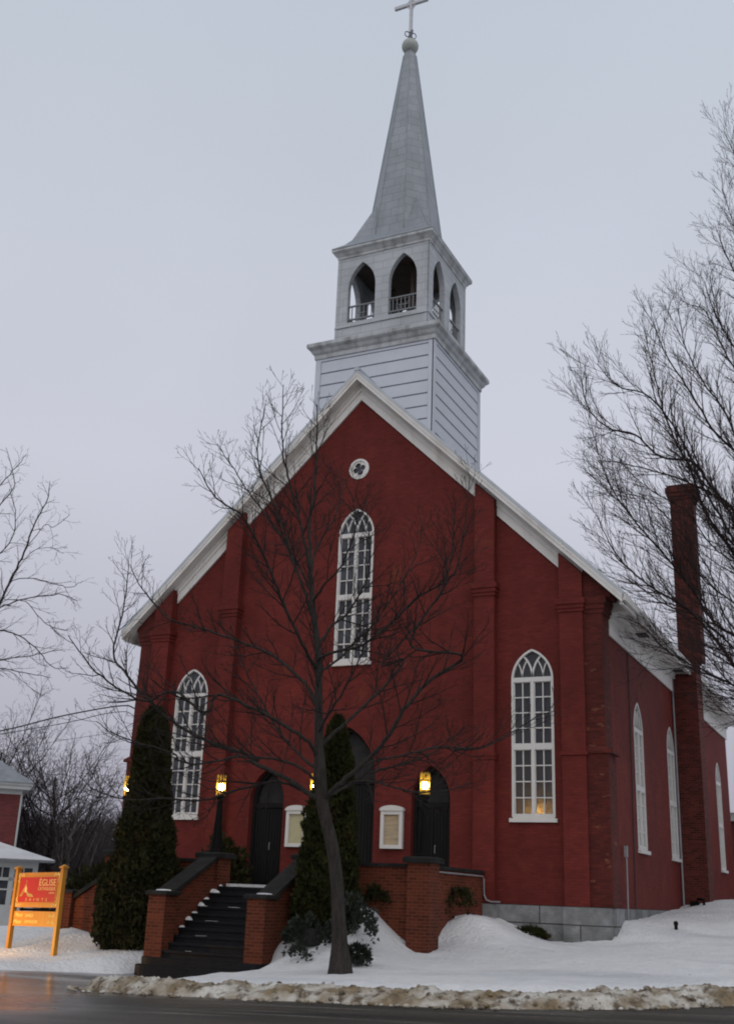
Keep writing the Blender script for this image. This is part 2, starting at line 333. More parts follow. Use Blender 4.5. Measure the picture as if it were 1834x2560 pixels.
# dirty ploughed snow bank along the kerb
TOE = [(.35,-11.1),(.75,-11.75),(2.17,-12.25),(3.6,-12.46),(4.58,-12.53),(5.7,-12.54),(6.71,-12.58),(8.59,-12.5),(10.16,-11.9),(11.93,-10.2),(13.6,-8.6),(17,-6.6)]
def catmull(pts, n):
    P = [Vector(p) for p in pts]; P = [P[0]*2-P[1]] + P + [P[-1]*2-P[-2]]; o = []
    for i in range(1, len(P)-2):
        for k in range(n):
            t = k/n; a, b, c, d = P[i-1:i+3]
            o.append(.5*((2*b)+(c-a)*t+(2*a-5*b+4*c-d)*t*t+(3*b-a-3*c+d)*t**3))
    o.append(P[-2]); return o
def bank():
    toe = [Vector((p.x, p.y, 0)) for p in catmull([(x, y, 0) for x, y in TOE], 22)]
    # resample
    pts = [toe[0]]
    for p in toe[1:]:
        while (p-pts[-1]).length > .06: pts.append(pts[-1]+(p-pts[-1]).normalized()*.06)
    nt_ = 30; v = []
    prof = [(0,-.03),(.06,.10),(.16,.17),(.32,.22),(.5,.25),(.7,.255),(.9,.23),(1.1,.12),(1.3,-.1)]
    def pr(t):
        for a, b in zip(prof, prof[1:]):
            if t <= b[0]: return a[1]+(b[1]-a[1])*(t-a[0])/(b[0]-a[0])
        return prof[-1][1]
    for i, p in enumerate(pts):
        q = pts[min(i+3, len(pts)-1)]-pts[max(i-3, 0)]; n = Vector((-q.y, q.x, 0)).normalized()
        if n.y < 0 and i > 12: n = -n
        s = i*.06; end = min(1, s/.5)**.6; big = .72 + .12*math.exp(-((s-1.5)/1.5)**2) + .10*math.exp(-((s-13.5)/2.5)**2)
        wav = .13*noise.noise(Vector((s*.5, 0, 5)))
        for j in range(nt_+1):
            t = 1.3*j/nt_; w = p + n*(t*1.0 + wav + .05*noise.noise(Vector((s*2, t*2, 1))))
            h = pr(t)*big*end
            lump = noise.fractal(Vector((s*1.6, t*2.2, 2)), 1., 2., 5)*.10 + noise.fractal(Vector((s*7, t*7, 8)), 1., 2., 3)*.07 + noise.fractal(Vector((s*19, t*19, 3)), 1., 2., 2)*.035
            lump *= max(0, min(1, t/.12))*max(0, min(1, (1.3-t)/.3))*end*big
            v.append((w.x, w.y, zroad(w.x)+h+lump))
    m = len(pts); f = [(i*(nt_+1)+j, (i+1)*(nt_+1)+j, (i+1)*(nt_+1)+j+1, i*(nt_+1)+j+1) for i in range(m-1) for j in range(nt_)]
    mb = MB(); mb.v = v; mb.f = f
    rg = random.Random(3)
    for q in range(420):                                    # broken lumps ploughed up on the ridge and rolled down to the asphalt
        i = rg.randrange(6, m-6); t = rg.choice((-.28, -.12, .05, .2, .45, .7, .9))+rg.uniform(-.1, .1); p = pts[i]
        d = pts[min(i+3, m-1)]-pts[i-3]; n = Vector((-d.y, d.x, 0)).normalized(); n = -n if n.y < 0 and i > 12 else n
        j = max(0, min(nt_, int(t/1.3*nt_))); w = p+n*t; s_ = i*.06
        zc = v[i*(nt_+1)+j][2] if t > 0 else zroad(w.x)+.02
        r = rg.uniform(.02, .055)*(1.5 if rg.random() < .12 else 1)
        k = 6; sx_, sy_, sz_ = rg.uniform(.7, 1.5), rg.uniform(.7, 1.4), rg.uniform(.5, .9)
        mb.loft([[(w.x+r*sx_*rad*math.cos(a*2*PI/k+q)*rg.uniform(.75, 1.2), w.y+r*sy_*rad*math.sin(a*2*PI/k+q)*rg.uniform(.75, 1.2), zc+r*sz_*h_) for a in range(k)] for rad, h_ in ((.5,-.7),(1,-.1),(.85,.5),(.35,.95))])
    return mb
def bankx(t, tc, cur, b):
    c = mixc(t, nz(t, tc, 1.9, .36, .60, det=10), cur, (.22,.165,.10,1))
    c = mixc(t, nz(t, tc, 5., .48, .66, det=8), c, (.105,.078,.05,1))
    return mixc(t, nz(t, tc, 13., .62, .72, det=6), c, (.05,.04,.03,1))
m_bank = M('dirty_ploughed_snow', (.54,.51,.46), .8, .12, 2., .6, 30., extra=bankx, spec=.2)
tag(bank().build('snow_bank', m_bank, smooth=True), 'ridge of dirty brown ploughed snow along the road edge', 'snow bank', kind='structure')

# ================================================================== CHURCH
church = thing('church', (0,0,0), 'red brick church with white trimmed gable and silver steeple', 'church')
SL = .975
def zw(x, c=17.5): return c-SL*abs(x)
TF = lambda u, w, z: (u, -w, z)                       # facade: w outwards
def TS(yc): return lambda u, w, z: (7.6+w, yc+u, z)   # east wall
def arch(a, zs, za, n=10, x0=0., grow=0.):
    h = za-zs; R = (a*a+h*h)/(2*a); th = math.acos((R-a)/R)
    right = [(x0+a-R+(R+grow)*math.cos(th*i/n), zs+(R+grow)*math.sin(th*i/n)) for i in range(n+1)]
    left = [(2*x0-u, z) for u, z in right[:-1]][::-1]
    return right+left
def opening(xc, a, z0, zs, za): return [(xc-a, z0), (xc+a, z0)] + arch(a, zs, za, 10, xc)
def wall_with_holes(outer, holes, T, depth):
    mb = MB(); loops = [[Vector((u, z, 0)) for u, z in l] for l in [outer]+holes]
    flat = [p for l in loops for p in l]
    tris = tessellate_polygon(loops)
    mb.add([T(p.x, 0, p.y) for p in flat], tris)
    for l in holes:
        n = len(l); mb.add([T(u, 0, z) for u, z in l]+[T(u, -depth, z) for u, z in l], [(i, (i+1) % n, n+(i+1) % n, n+i) for i in range(n)])
    return mb
DOORS = [(-2.62, .58, 2.45, 5.78-.95, 5.78), (0., .92, 2.45, 5.5, 6.95), (2.65, .58, 2.45, 5.8-.95, 5.8)]
FW = [(-5.615, .60, 4.27, 8.1, 8.96), (5.615, .60, 4.27, 8.1, 8.96), (0., .605, 8.77, 12.9, 13.77)]
def wh(w): return opening(w[0], w[1]-.01, w[2]+.05, w[3], w[4]-.01)
holes = [wh(w) for w in FW] + [opening(*d) for d in DOORS] + [[(.33*math.cos(i*PI/12), 15.1+.33*math.sin(i*PI/12)) for i in range(24)]]
outer = [(-7.6, 2.2), (7.6, 2.2), (7.6, zw(7.6, 17.9)), (0, 17.9), (-7.6, zw(7.6, 17.9))]
wall_with_holes(outer, holes, TF, .45).build('front_wall', m_brick, church)
SW = [(4.05, .6, 3.70, 7.2, 8.06), (8.95, .6, 3.70, 7.2, 8.06), (14.0, .6, 3.70, 7.2, 8.06), (18.95, .6, 3.70, 7.2, 8.06)]
wall_with_holes([(0, 2.2), (21.8, 2.2), (21.8, 10.3), (0, 10.3)], [wh(w) for w in SW], lambda u, w, z: (7.6+w, u, z), .4).build('side_wall', m_brick, church)
wall_with_holes([(0, 2.2), (21.8, 2.2), (21.8, 10.3), (0, 10.3)], [], lambda u, w, z: (-7.6-w, u, z), .4).build('side_wall', m_brick, church)
MB().add([(-7.6,21.8,2.2),(7.6,21.8,2.2),(7.6,21.8,10.4),(0,21.8,17.9),(-7.6,21.8,10.4)], [(0,1,2,3,4)]).build('rear_wall', m_brick, church)
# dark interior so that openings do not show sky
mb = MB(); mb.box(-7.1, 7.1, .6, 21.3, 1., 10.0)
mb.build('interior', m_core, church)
f = MB(); f.box(-7.64, 7.64, -.03, 21.84, .4, 2.2)
for s_ in (-1, 1):
    x0, x1 = sorted((s_*6.46, s_*7.68)); f.box(x0, x1, -.34, -.03, .4, 2.2)
    x0, x1 = sorted((s_*3.95, s_*4.65)); f.box(x0, x1, -.34, -.03, .4, 2.2)
    x0, x1 = sorted((s_*7.64, s_*7.76)); f.box(x0, x1, -.1, .8, .4, 2.2)
f.build('foundation', m_stone, church)
def pil(x0, x1, s_, name, mat, y, bands, grow_below=None):
    a, b = sorted((s_*x0, s_*x1)); mb = MB()
    mb.prism([(a, 2.2), (b, 2.2), (b, zw(b, 17.93)), (a, zw(a, 17.93))], 0.02 if False else -.02, y, TF)
    for z0, z1, g in bands: mb.box(a-g, b+g, -y-g, -.001, z0, z1)
    return mb.build(name, mat, church)
for s_ in (-1, 1):
    pil(4.0, 4.6, s_, 'pilaster', m_brick, .28, [(10.52,10.62,.03),(10.62,10.74,.06),(10.74,10.9,.09),(6.0,6.07,.05),(5.9,6.0,.025)])
    pil(6.5, 7.15, s_, 'pilaster', m_brick, .30, [(9.86,9.96,.03),(9.96,10.07,.055),(10.07,10.22,.085),(5.98,6.07,.05)])
    a, b = sorted((s_*7.15, s_*7.66)); mb = MB()
    mb.box(a, b, -.20, .55, 2.2, 10.28); mb.prism([(a+.003, 9.9), (b-.003, 9.9), (b-.003, max(10.2, zw(b, 18.05))), (a+.003, max(10.2, zw(a, 18.05)))], -.015, .197, TF)
    a2, b2 = sorted((s_*7.152, s_*7.72)); mb.box(a2, b2, -.22, .6, 2.2, 6.02)
    for z0, z1, g in ((9.8,9.92,.04),(9.92,10.06,.08),(10.06,10.26,.12)):
        c0, c1 = sorted((s_*7.155, s_*(7.66+g))); mb.box(c0, c1, -.20-g*.5, .55+g, z0, z1)
    c0, c1 = s_*7.165, s_*7.90; mb.prism([(c0, 10.255), (c1, 10.255), (c1, zw(7.90, 18.06)), (c0, zw(7.165, 18.06))], -.62, .19, TF)
    mb.build('corner_buttress', m_worn, church)
    c0, c1 = sorted((s_*7.16, s_*7.84)); cb = MB(); cb.box(c0, c1, -.26, .66, 6.02, 6.10)
    cb.add([(c0,-.26,6.10),(c1,-.26,6.10),(c1,.66,6.10),(c0,.66,6.10),(a,-.2,6.2),(b,-.2,6.2),(b,.56,6.2),(a,.56,6.2)], [(0,1,5,4),(1,2,6,5),(2,3,7,6),(3,0,4,7)])
    cb.build('buttress_cap', m_worn, church)

# roof
def slab(mb, o0, o1, x0, x1, y0, y1, s_):   # sheet following the slope between vertical offsets o0 (top) and o1 (bottom) measured at the ridge
    p = [(s_*x0, zw(x0, o0)), (s_*x1, zw(x1, o0)), (s_*x1, zw(x1, o1)), (s_*x0, zw(x0, o1))]
    return mb.loft([[(u, y0, z) for u, z in p], [(u, y1, z) for u, z in p]])
rf = MB()
for s_ in (-1, 1): slab(rf, 18.42, 18.30, 0, 8.32, -.50, 22.3, s_)
rf.box(-.09, .09, -.52, 1.0, 18.36, 18.46)
rf.build('roof', m_roof, church)
for s_ in (-1, 1):
    c = MB()
    slab(c, 18.298, 18.06, 0, 8.28, -.47, -.40, s_)     # barge board
    slab(c, 18.298, 18.20, 0, 8.30, -.49, -.472, s_)    # crown lip
    slab(c, 18.12, 18.08, 0, 8.28, -.398, -.002, s_)    # soffit
    slab(c, 18.125, 18.085, 7.62, 8.279, .0, .75, s_)
    slab(c, 18.079, 17.97, 0, 7.6, -.13, -.002, s_)     # bed mould
    c.build('rake_cornice', m_white, church)
    for x0, x1 in ((0, 3.98), (4.62, 6.48)):
        f = MB(); p = [(s_*x0, zw(x0, 17.5)), (s_*x1, zw(x1, 17.5)), (s_*x1, zw(x1, 17.968)), (s_*x0, zw(x0, 17.968))]
        f.prism(p, .003, .07, TF); p2 = [(s_*x0, zw(x0, 17.80)), (s_*(x1-.003), zw(x1, 17.80)), (s_*(x1-.003), zw(x1, 17.967)), (s_*x0, zw(x0, 17.967))]
        f.prism(p2, .072, .11, TF)
        f.build('rake_frieze', m_white, church)
    e = MB()
    def sx(x0, x1): return sorted((s_*x0, s_*x1))
    a, b = sx(8.2, 8.28); e.box(a, b, -.38, 22.2, 9.95, 10.22)        # gutter board
    a, b = sx(8.282, 8.36); e.box(a, b, -.38, 22.2, 10.06, 10.24)
    a, b = sx(7.66, 8.2); e.box(a, b, .7, 22.2, 10.0, 10.04)        # soffit
    a, b = sx(7.672, 8.198); e.box(a, b, .60, .697, 9.98, 10.3)
    a, b = sx(7.62, 7.67); e.box(a, b, .64, 21.8, 9.36, 10.0)       # frieze board
    a, b = sx(7.672, 7.74); e.box(a, b, .64, 21.8, 9.82, 9.998)
    e.build('eaves_cornice', m_white, church)
v = MB(); v.box(7.80, 8.12, 3.3, 3.85, 9.97, 10.002); v.build('soffit_vent', m_cable, church)
v = MB(); v.box(7.80, 8.12, 9.0, 9.4, 9.97, 10.002); v.build('soffit_vent', m_cable, church)

# windows
def make_window(a, z0, zs, za, T, gmat):
    f = MB(); fw = .058; D0, D1 = -.12, .015
    R = (a*a+(za-zs)**2)/(2*a)
    # casing
    f.ribbon([(-a+fw/2, z0+.14), (-a+fw/2, zs)], fw, D0, D1, T); f.ribbon([(a-fw/2, z0+.14), (a-fw/2, zs)], fw, D0, D1, T)
    rgt = arch(a-fw/2, zs, za-fw*.7, 12)
    f.ribbon(rgt, fw, D0, D1, T)
    def rect(u0, u1, za_, zb_, d0, d1): f.prism([(u0, za_), (u1, za_), (u1, zb_), (u0, zb_)], d0, d1, T)
    rect(-a+.02, a-.02, z0+.10, z0+.22, D0, D1-.004)          # bottom rail
    H = (zs-.07) - (z0+.22); tr = .16; ph = (H-tr)/8
    zt = z0+.22+4*ph
    rect(-a+fw, a-fw, zt, zt+tr, D0, D1-.006)                 # transom
    rect(-a+fw, a-fw, zs-.07, zs+.06, D0, D1-.006)            # springing bar
    rect(-.04, .04, z0+.22, zs-.07, D0, D1-.002)              # mullion
    rect(-.065, .065, z0+.22, zs-.07, D0, -.02)
    q = (a-fw)/2+.0
    for sg in (-1, 1):
        rect(sg*(a-fw)-(.03 if sg > 0 else 0), sg*(a-fw)+(0 if sg > 0 else .03), z0+.22, zs-.07, D0, -.02)
        uc = sg*(.065+(a-fw-.03-.065)/2); rect(uc-.014, uc+.014, z0+.22, zs-.07, D0, -.03)
        ua, ub = sorted((sg*.065, sg*(a-fw-.03)))
        for base in (z0+.22, zt+tr):
            for k in range(0, 5):
                if (base < zt and k == 0): continue
                zz = base+k*ph; rect(ua, ub, zz-.016, zz+.016, D0, -.034)
    # intersecting tracery
    def bow(m, sg, stop, wd):
        th = math.acos(max(-1, (R-stop)/R)); pts = [(m+sg*(R-R*math.cos(th*i/8)), zs+.05+R*math.sin(th*i/8)*.97) for i in range(9)]
        f.ribbon(pts, wd, D0, -.022, T)
    for sg in (-1, 1): bow(0, sg, a/2-.02, .05)
    for m in (-a/2, a/2):
        for sg in (-1, 1): bow(m, sg, a/4-.015, .03)
    w = f.build('window', m_winw, church)
    g = MB(); g.prism([(-a+.03, z0+.1), (a-.03, z0+.1)] + arch(a-.03, zs, za-.04, 12), -.10, -.075, T); g.build('pane', gmat, w)
    s = MB(); s.prism([(-a-.06, z0), (a+.06, z0), (a+.06, z0+.10), (-a-.06, z0+.10)], -.1, .09, T); s.build('sill', m_winw, w)
    return w
m_litglass = bpy.data.materials.new('frosted_glass_lit_inside'); m_litglass.use_nodes = True
def _lit():
    t = m_litglass.node_tree; b = t.nodes['Principled BSDF']; b.inputs['Base Color'].default_value = (.052,.056,.066,1); b.inputs['Roughness'].default_value = .25
    tl = t.nodes.new('ShaderNodeBsdfTranslucent'); tl.inputs[0].default_value = (.55,.5,.4,1)
    mxs = t.nodes.new('ShaderNodeMixShader'); mxs.inputs[0].default_value = .35
    o = t.nodes['Material Output']; t.links.new(b.outputs[0], mxs.inputs[1]); t.links.new(tl.outputs[0], mxs.inputs[2]); t.links.new(mxs.outputs[0], o.inputs[0])
_lit()
for i, (xc, a, z0, zs, za) in enumerate(FW):
    make_window(a, z0, zs, za, (lambda xc: lambda u, w, z: (xc+u, -w, z))(xc), m_litglass if i == 1 else m_glass)
for yc, a, z0, zs, za in SW: make_window(a, z0, zs, za, TS(yc), m_glass)
# the lamp burning inside behind the foot of the right-hand window
il = MB(); il.sphere((5.72, .30, 4.50), .05, 10, 6); il.lathe([(.07, 4.28), (.07, 4.30), (.015, 4.31), (.015, 4.46)], 5.72, .30, 8)
lo = il.build('interior_lamp', emis('warm_interior_bulb', (1., .6, .18), 380.), church)
# rose window
r = MB()
def ring(a0, a1, d0, d1, n=32):
    loops = [[TF(rad*math.cos(t*2*PI/n), d, 15.1+rad*math.sin(t*2*PI/n)) for rad, d in ((a0,d0),(a1,d0),(a1,d1),(a0,d1))] for t in range(n+1)]
    r.loft(loops, caps=False)
ring(.27, .345, -.1, .03)
disc = [Vector((.30*math.cos(t*2*PI/48), 15.1+.30*math.sin(t*2*PI/48), 0)) for t in range(48)]
qf = []
for k in range(4):
    c = (.118*math.cos(k*PI/2+.35), .118*math.sin(k*PI/2+.35))
    for j in range(13):
        an = k*PI/2+.35-PI*.72+j*PI*1.44/12; qf.append(Vector((c[0]+.096*math.cos(an), 15.1+c[1]+.096*math.sin(an), 0)))
r.add([TF(p.x, 0, p.y) for p in disc+qf], tessellate_polygon([disc, qf]))
rw = r.build('rose_window', m_white, church)
g = MB(); g.prism([(.29*math.cos(t*2*PI/24), 15.1+.29*math.sin(t*2*PI/24)) for t in range(24)], -.09, -.06, TF); g.build('pane', m_glass, rw)
# doors
for i, (xc, a, z0, zs, za) in enumerate(DOORS):
    T = (lambda xc: lambda u, w, z: (xc+u, -w, z))(xc)
    d = MB(); zt = zs-.18
    for k in (-1, 1):
        u0, u1 = sorted((k*.008, k*(a-.09))); d.prism([(u0, z0+.03), (u1, z0+.03), (u1, zt), (u0, zt)], -.34, -.28, T)
        n = 5 if a < .8 else 8
        for j in range(n):
            w_ = (a-.1)/n; uu0, uu1 = sorted((k*(.012+j*w_), k*(.012+(j+1)*w_-.014))); d.prism([(uu0, z0+.06), (uu1, z0+.06), (uu1, zt-.03), (uu0, zt-.03)], -.278, -.255, T)
    dr = d.build('door', m_door, church)
    fr = MB()
    for k in (-1, 1):
        u0, u1 = sorted((k*(a-.09), k*(a-.002))); fr.prism([(u0, z0), (u1, z0), (u1, zs), (u0, zs)], -.36, -.2, T)
    fr.ribbon(arch(a-.06, zs, za-.06, 12), .12, -.36, -.2, T); fr.prism([(-a+.09, zt), (a-.09, zt), (a-.09, zt+.14), (-a+.09, zt+.14)], -.36, -.22, T)
    fr.build('door_frame', m_door, dr)
    tg = MB(); tg.prism([(-a+.1, zt+.14), (a-.1, zt+.14)] + arch(a-.1, zs, za-.14, 12), -.35, -.33, T); tg.build('fanlight', m_tymp, dr)
    h = MB(); h.tube([T(.06, -.25, z0+1.0), T(.06, -.21, z0+1.0), T(.06, -.21, z0+1.2), T(.06, -.25, z0+1.2)], .012); h.build('handle', m_pipe, dr)
    ts = MB(); ts.prism([(-a-.03, z0-.07), (a+.03, z0-.07), (a+.03, z0), (-a-.03, z0)], -.4, .06, T); ts.build('threshold', m_step, dr)

# ------------------------------------------------------------------ tower
TW, TY = 2.19, 2.9
def sq(h, z, d=0): return [(-h, TY-h, z), (h, TY-h, z), (h, TY+h, z), (-h, TY+h, z)]
t = MB(); t.loft([sq(TW-.03, 15.0), sq(TW-.03, 19.9)]); tb = t.build('tower_base', m_groove, church)
b = MB()
zz = 19.62
while zz > 15.4:
    z0, z1 = zz-.455, zz-.045
    for k in range(4):
        T = (lambda k: lambda u, w, z: [(u, TY-w, z), (w, TY+u, z), (-u, TY+w, z), (-w, TY-u, z)][k])(k)
        b.loft([[T(u, TW-.035, z0), T(u, TW-.002, z0), T(u, TW-.016, z1), T(u, TW-.035, z1)] for u in (-TW+.2, TW-.2)])
    zz -= .455
for k in range(4):
    T = (lambda k: lambda u, w, z: [(u, TY-w, z), (w, TY+u, z), (-u, TY+w, z), (-w, TY-u, z)][k])(k)
    for u0, u1 in ((-TW-.012, -TW+.19), (TW-.19, TW-.012)): b.loft([[T(u, TW-.05, 15.), T(u, TW+.012, 15.), T(u, TW+.012, 19.7), T(u, TW-.05, 19.7)] for u in (u0, u1)])
    b.loft([[T(u, TW-.05, 19.60), T(u, TW+.006, 19.60), T(u, TW+.006, 19.9), T(u, TW-.05, 19.9)] for u in (-TW+.19, TW-.19)])
b.build('clapboard', m_clap, tb)
for name, base, z in (('tower_cornice', TW, 19.70), ('belfry_cornice', 1.75, 23.82)):
    k = .27/.27 if name[0] == 't' else .8
    pr = [(0, 0), (.05, 0), (.06, .14), (.12, .2), (.17, .3), (.24, .36), (.27, .40), (.27, .52), (.25, .54)] if name[0] == 't' else [(0,0),(.03,0),(.04,.08),(.08,.13),(.13,.2),(.18,.24),(.205,.27),(.205,.34),(.19,.355)]
    c = MB(); c.loft([sq(base+o, z+dz) for o, dz in pr] + ([sq(1.8, z+.66)] if name[0] == 't' else [sq(1.5, z+.5)])); c.build(name, m_cornice, church)
# belfry walls with two pointed openings a side
bf = MB(); BW = 1.75; zb0, zb1 = 20.2, 23.9
ops = [opening(xc, .53, 21.2, 22.55, 23.55) for xc in (-.79, .79)]
for k in range(4):
    T = (lambda k: lambda u, w, z: [(u, TY-BW-w, z), (BW+w, TY+u, z), (-u, TY+BW+w, z), (-BW-w, TY-u, z)][k])(k)
    w_ = wall_with_holes([(-BW, zb0), (BW, zb0), (BW, zb1), (-BW, zb1)], ops, T, .2)
    bf.add(w_.v, w_.f)
    w2 = wall_with_holes([(-BW+.2, zb0), (BW-.2, zb0), (BW-.2, zb1), (-BW+.2, zb1)], ops, (lambda T: lambda u, w, z: T(u, w-.2, z))(T), .0)
    bf.add(w2.v, w2.f[:])
    for u0, u1 in ((-BW-.015, -BW+.10), (BW-.10, BW+.0)): bf.loft([[T(u, -.02, zb0), T(u, .015, zb0), T(u, .015, zb1), T(u, -.02, zb1)] for u in (u0, u1)])
    bf.loft([[T(u, -.01, 21.02), T(u, .04, 21.02), T(u, .04, 21.1), T(u, -.01, 21.1)] for u in (-BW, BW)])
bfo = bf.build('belfry', m_belf, church, norm=False)
fl = MB(); fl.box(-1.5, 1.5, TY-1.5, TY+1.5, 20.6, 20.7); fl.box(-1.5, 1.5, TY-1.5, TY+1.5, 23.75, 23.85)
for x in (-.7, .7):
    for y in (-.7, .7): fl.box(x-.055, x+.055, TY+y-.055, TY+y+.055, 20.7, 23.75)
for y in (-.7, .7):
    fl.bar((-.7, TY+y, 22.4), (.7, TY+y, 22.4), .16); fl.bar((-.7, TY+y, 21.2), (.7, TY+y, 22.3), .12); fl.bar((.7, TY+y, 21.2), (-.7, TY+y, 22.3), .12)
    fl.bar((y, TY-.7, 21.9), (y, TY+.7, 21.9), .14); fl.bar((y, TY-.7, 22.0), (y, TY+.7, 23.6), .12)
fl.build('bell_frame', m_inside, bfo)
bell = MB(); bell.lathe([(.02, 22.25), (.14, 22.22), (.2, 22.1), (.24, 21.8), (.32, 21.5), (.42, 21.38), (.40, 21.36)], 0, TY, 16); bell.build('bell', m_iron, bfo, smooth=True)
for k in range(4):
    T = (lambda k: lambda u, w, z: [(u, TY-BW-w, z), (BW+w, TY+u, z), (-u, TY+BW+w, z), (-BW-w, TY-u, z)][k])(k)
    for xc in (-.79, .79):
        r = MB(); y = -.08
        for z in (21.34, 21.86): r.bar(T(xc-.53, y, z), T(xc+.53, y, z), .055)
        for j in range(1, 7): u = xc-.53+1.06*j/7; r.bar(T(u, y, 21.34), T(u, y, 21.86), .028)
        for j in (0, 2, 4, 6): u = xc-.45+.9*j/6; r.bar(T(u, y, 21.2), T(u, y, 21.34), .028)
        r.bar(T(xc-.16, y, 21.55), T(xc+.16, y, 21.55), .03)
        r.build('railing', m_rail, bfo)
# spire
sp = MB(); AP = 1.36
def octo(ap, z):
    c = ap/math.cos(PI/8); return [(c*math.cos(PI/8+i*PI/4), TY+c*math.sin(PI/8+i*PI/4), z) for i in range(8)]
sp.loft([sq(1.96, 24.18), sq(1.955, 24.22), sq(1.62, 24.52), sq(1.42, 24.80)])
steps = [(1.36, 24.6), (1.06, 27.0), (.64, 30.4), (.235, 33.75), (.17, 33.9)]
sp.loft([octo(a, z) for a, z in steps])
for k in range(4):
    c, s_ = math.cos(k*PI/2), math.sin(k*PI/2); rot = lambda x, y: (c*x-s_*y, TY+s_*x+c*y)
    w0 = 1.43; t8 = math.tan(PI/8)
    A = rot(w0, w0); B = rot(1.335, .44); C = rot(.44, 1.335); ap = 1.36+(1.06-1.36)*(26.55-24.6)/2.4; rr_ = ap-.015; D_ = rot(rr_*math.cos(PI/4), rr_*math.sin(PI/4))
    sp.add([(*A, 24.78), (*B, 24.78), (*C, 24.78), (*D_, 26.55)], [(0,1,3), (0,3,2), (0,2,1)])
for i in range(8):
    sp.tube([octo(a+.004, z)[i] for a, z in steps[:-1]], [.022, .02, .018, .012], 5)
spo = sp.build('spire', m_spire, church)
b = MB(); b.sphere((0, TY, 34.2), .335, 20, 12); b.lathe([(.24,33.78),(.2,33.84),(.16,33.92),(.2,33.97)], 0, TY, 14); bo = b.build('finial_ball', m_ball, church, smooth=True)
c = MB(); c.lathe([(.09,34.5),(.07,34.6),(.05,34.75),(.05,34.95),(.02,34.98)], 0, TY, 10)
for k in range(4):
    a = k*PI/2+PI/4; c.tube([(.14*math.cos(a)+.1*math.cos(a)*math.cos(q), TY+.14*math.sin(a)+.1*math.sin(a)*math.cos(q), 34.78+.13*math.sin(q)) for q in [i*2*PI/10 for i in range(11)]], .022, 5)
c.build('scroll_finial', m_rail, church)
c = MB(); c.bar((0,TY,34.9), (0,TY,37.3), .13, .10); c.bar((-.72,TY,36.33), (.72,TY,36.33), .11, .14)
for sg in (-1, 1): c.bar((sg*.22,TY,36.33), (0,TY,36.05), .05, .06); c.bar((sg*.22,TY,36.33), (0,TY,36.6), .05, .06)
c.build('cross', m_cross, church)
# chimney against the east wall
c = MB(); c.box(7.601, 8.46, 9.75, 10.85, 1.5, 9.9); c.box(7.74, 8.46, 9.85, 10.8, 9.9, 10.5); c.box(7.86, 8.66, 9.95, 10.75, 10.5, 16.5)
for z0, z1, g in ((16.5, 16.62, .05), (16.62, 16.76, .1), (16.76, 16.95, .14), (16.95, 17.05, .08)): c.box(7.86-g, 8.66+g, 9.95-g, 10.75+g, z0, z1)
c.build('chimney', m_chim, church)
p = MB(); p.tube([(7.66, 9.6, 10.0), (7.66, 9.6, 2.2)], .035, 8); p.build('downspout', m_pipe, church)
p = MB(); p.tube([(7.63, 2.93, 9.35), (7.63, 2.90, 6.), (7.63, 2.7, 2.0)], .016, 5); p.build('cable', m_cable, church)
p = MB(); p.tube([(7.73, 1.3, 1.6), (7.73, 1.38, 3.7)], .022, 6); p.box(7.68, 7.76, 1.33, 1.44, 3.5, 3.78); p.build('service_pipe', m_pipe, church)
p = MB(); p.tube([(4.36,-3.9,2.86),(4.36,-.50,2.86),(4.36,-.40,2.80),(4.36,-.37,2.4),(4.42,-.37,2.28),(4.55,-.37,2.24),(4.8,-.37,2.24)], .022, 6); p.build('conduit', m_pipe, church)
for z, y in ((7.72, .3), (7.4, .3)):
    p = MB(); p.bar((-7.6, y, z), (-7.85, y, z), .04); p.lathe([(.05, z-.06), (.06, z), (.04, z+.06)], -7.88, y, 8); p.build('wire_insulator', m_pipe, church)
# ================================================================== ENTRANCE TERRACE
ter = thing('entrance_terrace', (0,-4.4,.5), 'orange brick terrace with black steps rising to the church doors', 'terrace')
TL = (0,-4.4,.5)
def tp(mb, name, mat, parent=None, **k):
    p = parent or ter
    o = offs(mb, TL).build(name, mat, p, **k); return o
w = MB()
for s_ in (-1, 1):
    a, b = sorted((s_*1.66, s_*4.05)); w.box(a, b, -4.56, -4.30, .3, 2.92)
    a, b = sorted((s_*4.04, s_*4.30)); w.box(a, b, -4.18, -.03, .3, 2.92)
w.box(-4.03, 4.03, -4.29, -.05, .3, 2.30)
tp(w, 'wall', m_terr)
w = MB()
for s_ in (-1, 1):
    a, b = sorted((s_*1.67, s_*4.03)); w = MB(); w.box(a, b, -4.61, -4.25, 2.922, 3.0); tp(w, 'coping', m_cope)
    a, b = sorted((s_*3.99, s_*4.35)); w = MB(); w.box(a, b, -4.16, -.03, 2.924, 3.002); tp(w, 'coping', m_cope)
w = MB(); w.box(-4.02, 4.02, -4.28, -.06, 2.303, 2.35); tp(w, 'floor', m_conc)
w = MB(); w.box(-1.05, 1.05, -4.35, -1.0, 2.352, 2.41); w.box(-3.9, 3.9, -3.0, -1.0, 2.353, 2.40); tp(w, 'snow_layer', m_snow)
def pillar(x, y, h, z0, z1, capw, caph, mat=m_terr):
    p = MB(); p.box(x-h, x+h, y-h, y+h, z0, z1); po = tp(p, 'pillar', mat)
    c = MB(); c.box(x-capw, x+capw, y-capw, y+capw, z1+.002, z1+caph*.72)
    c.loft([[(x-k, y-k, z), (x+k, y-k, z), (x+k, y+k, z), (x-k, y+k, z)] for k, z in ((capw, z1+caph*.72), (capw-.05, z1+caph))])
    co = tp(c, 'cap', m_cope, po); return po
for x in (-4.33, -1.38, 1.38, 4.33): pillar(x, -4.45, .285, .3, 3.02, .375, .14)
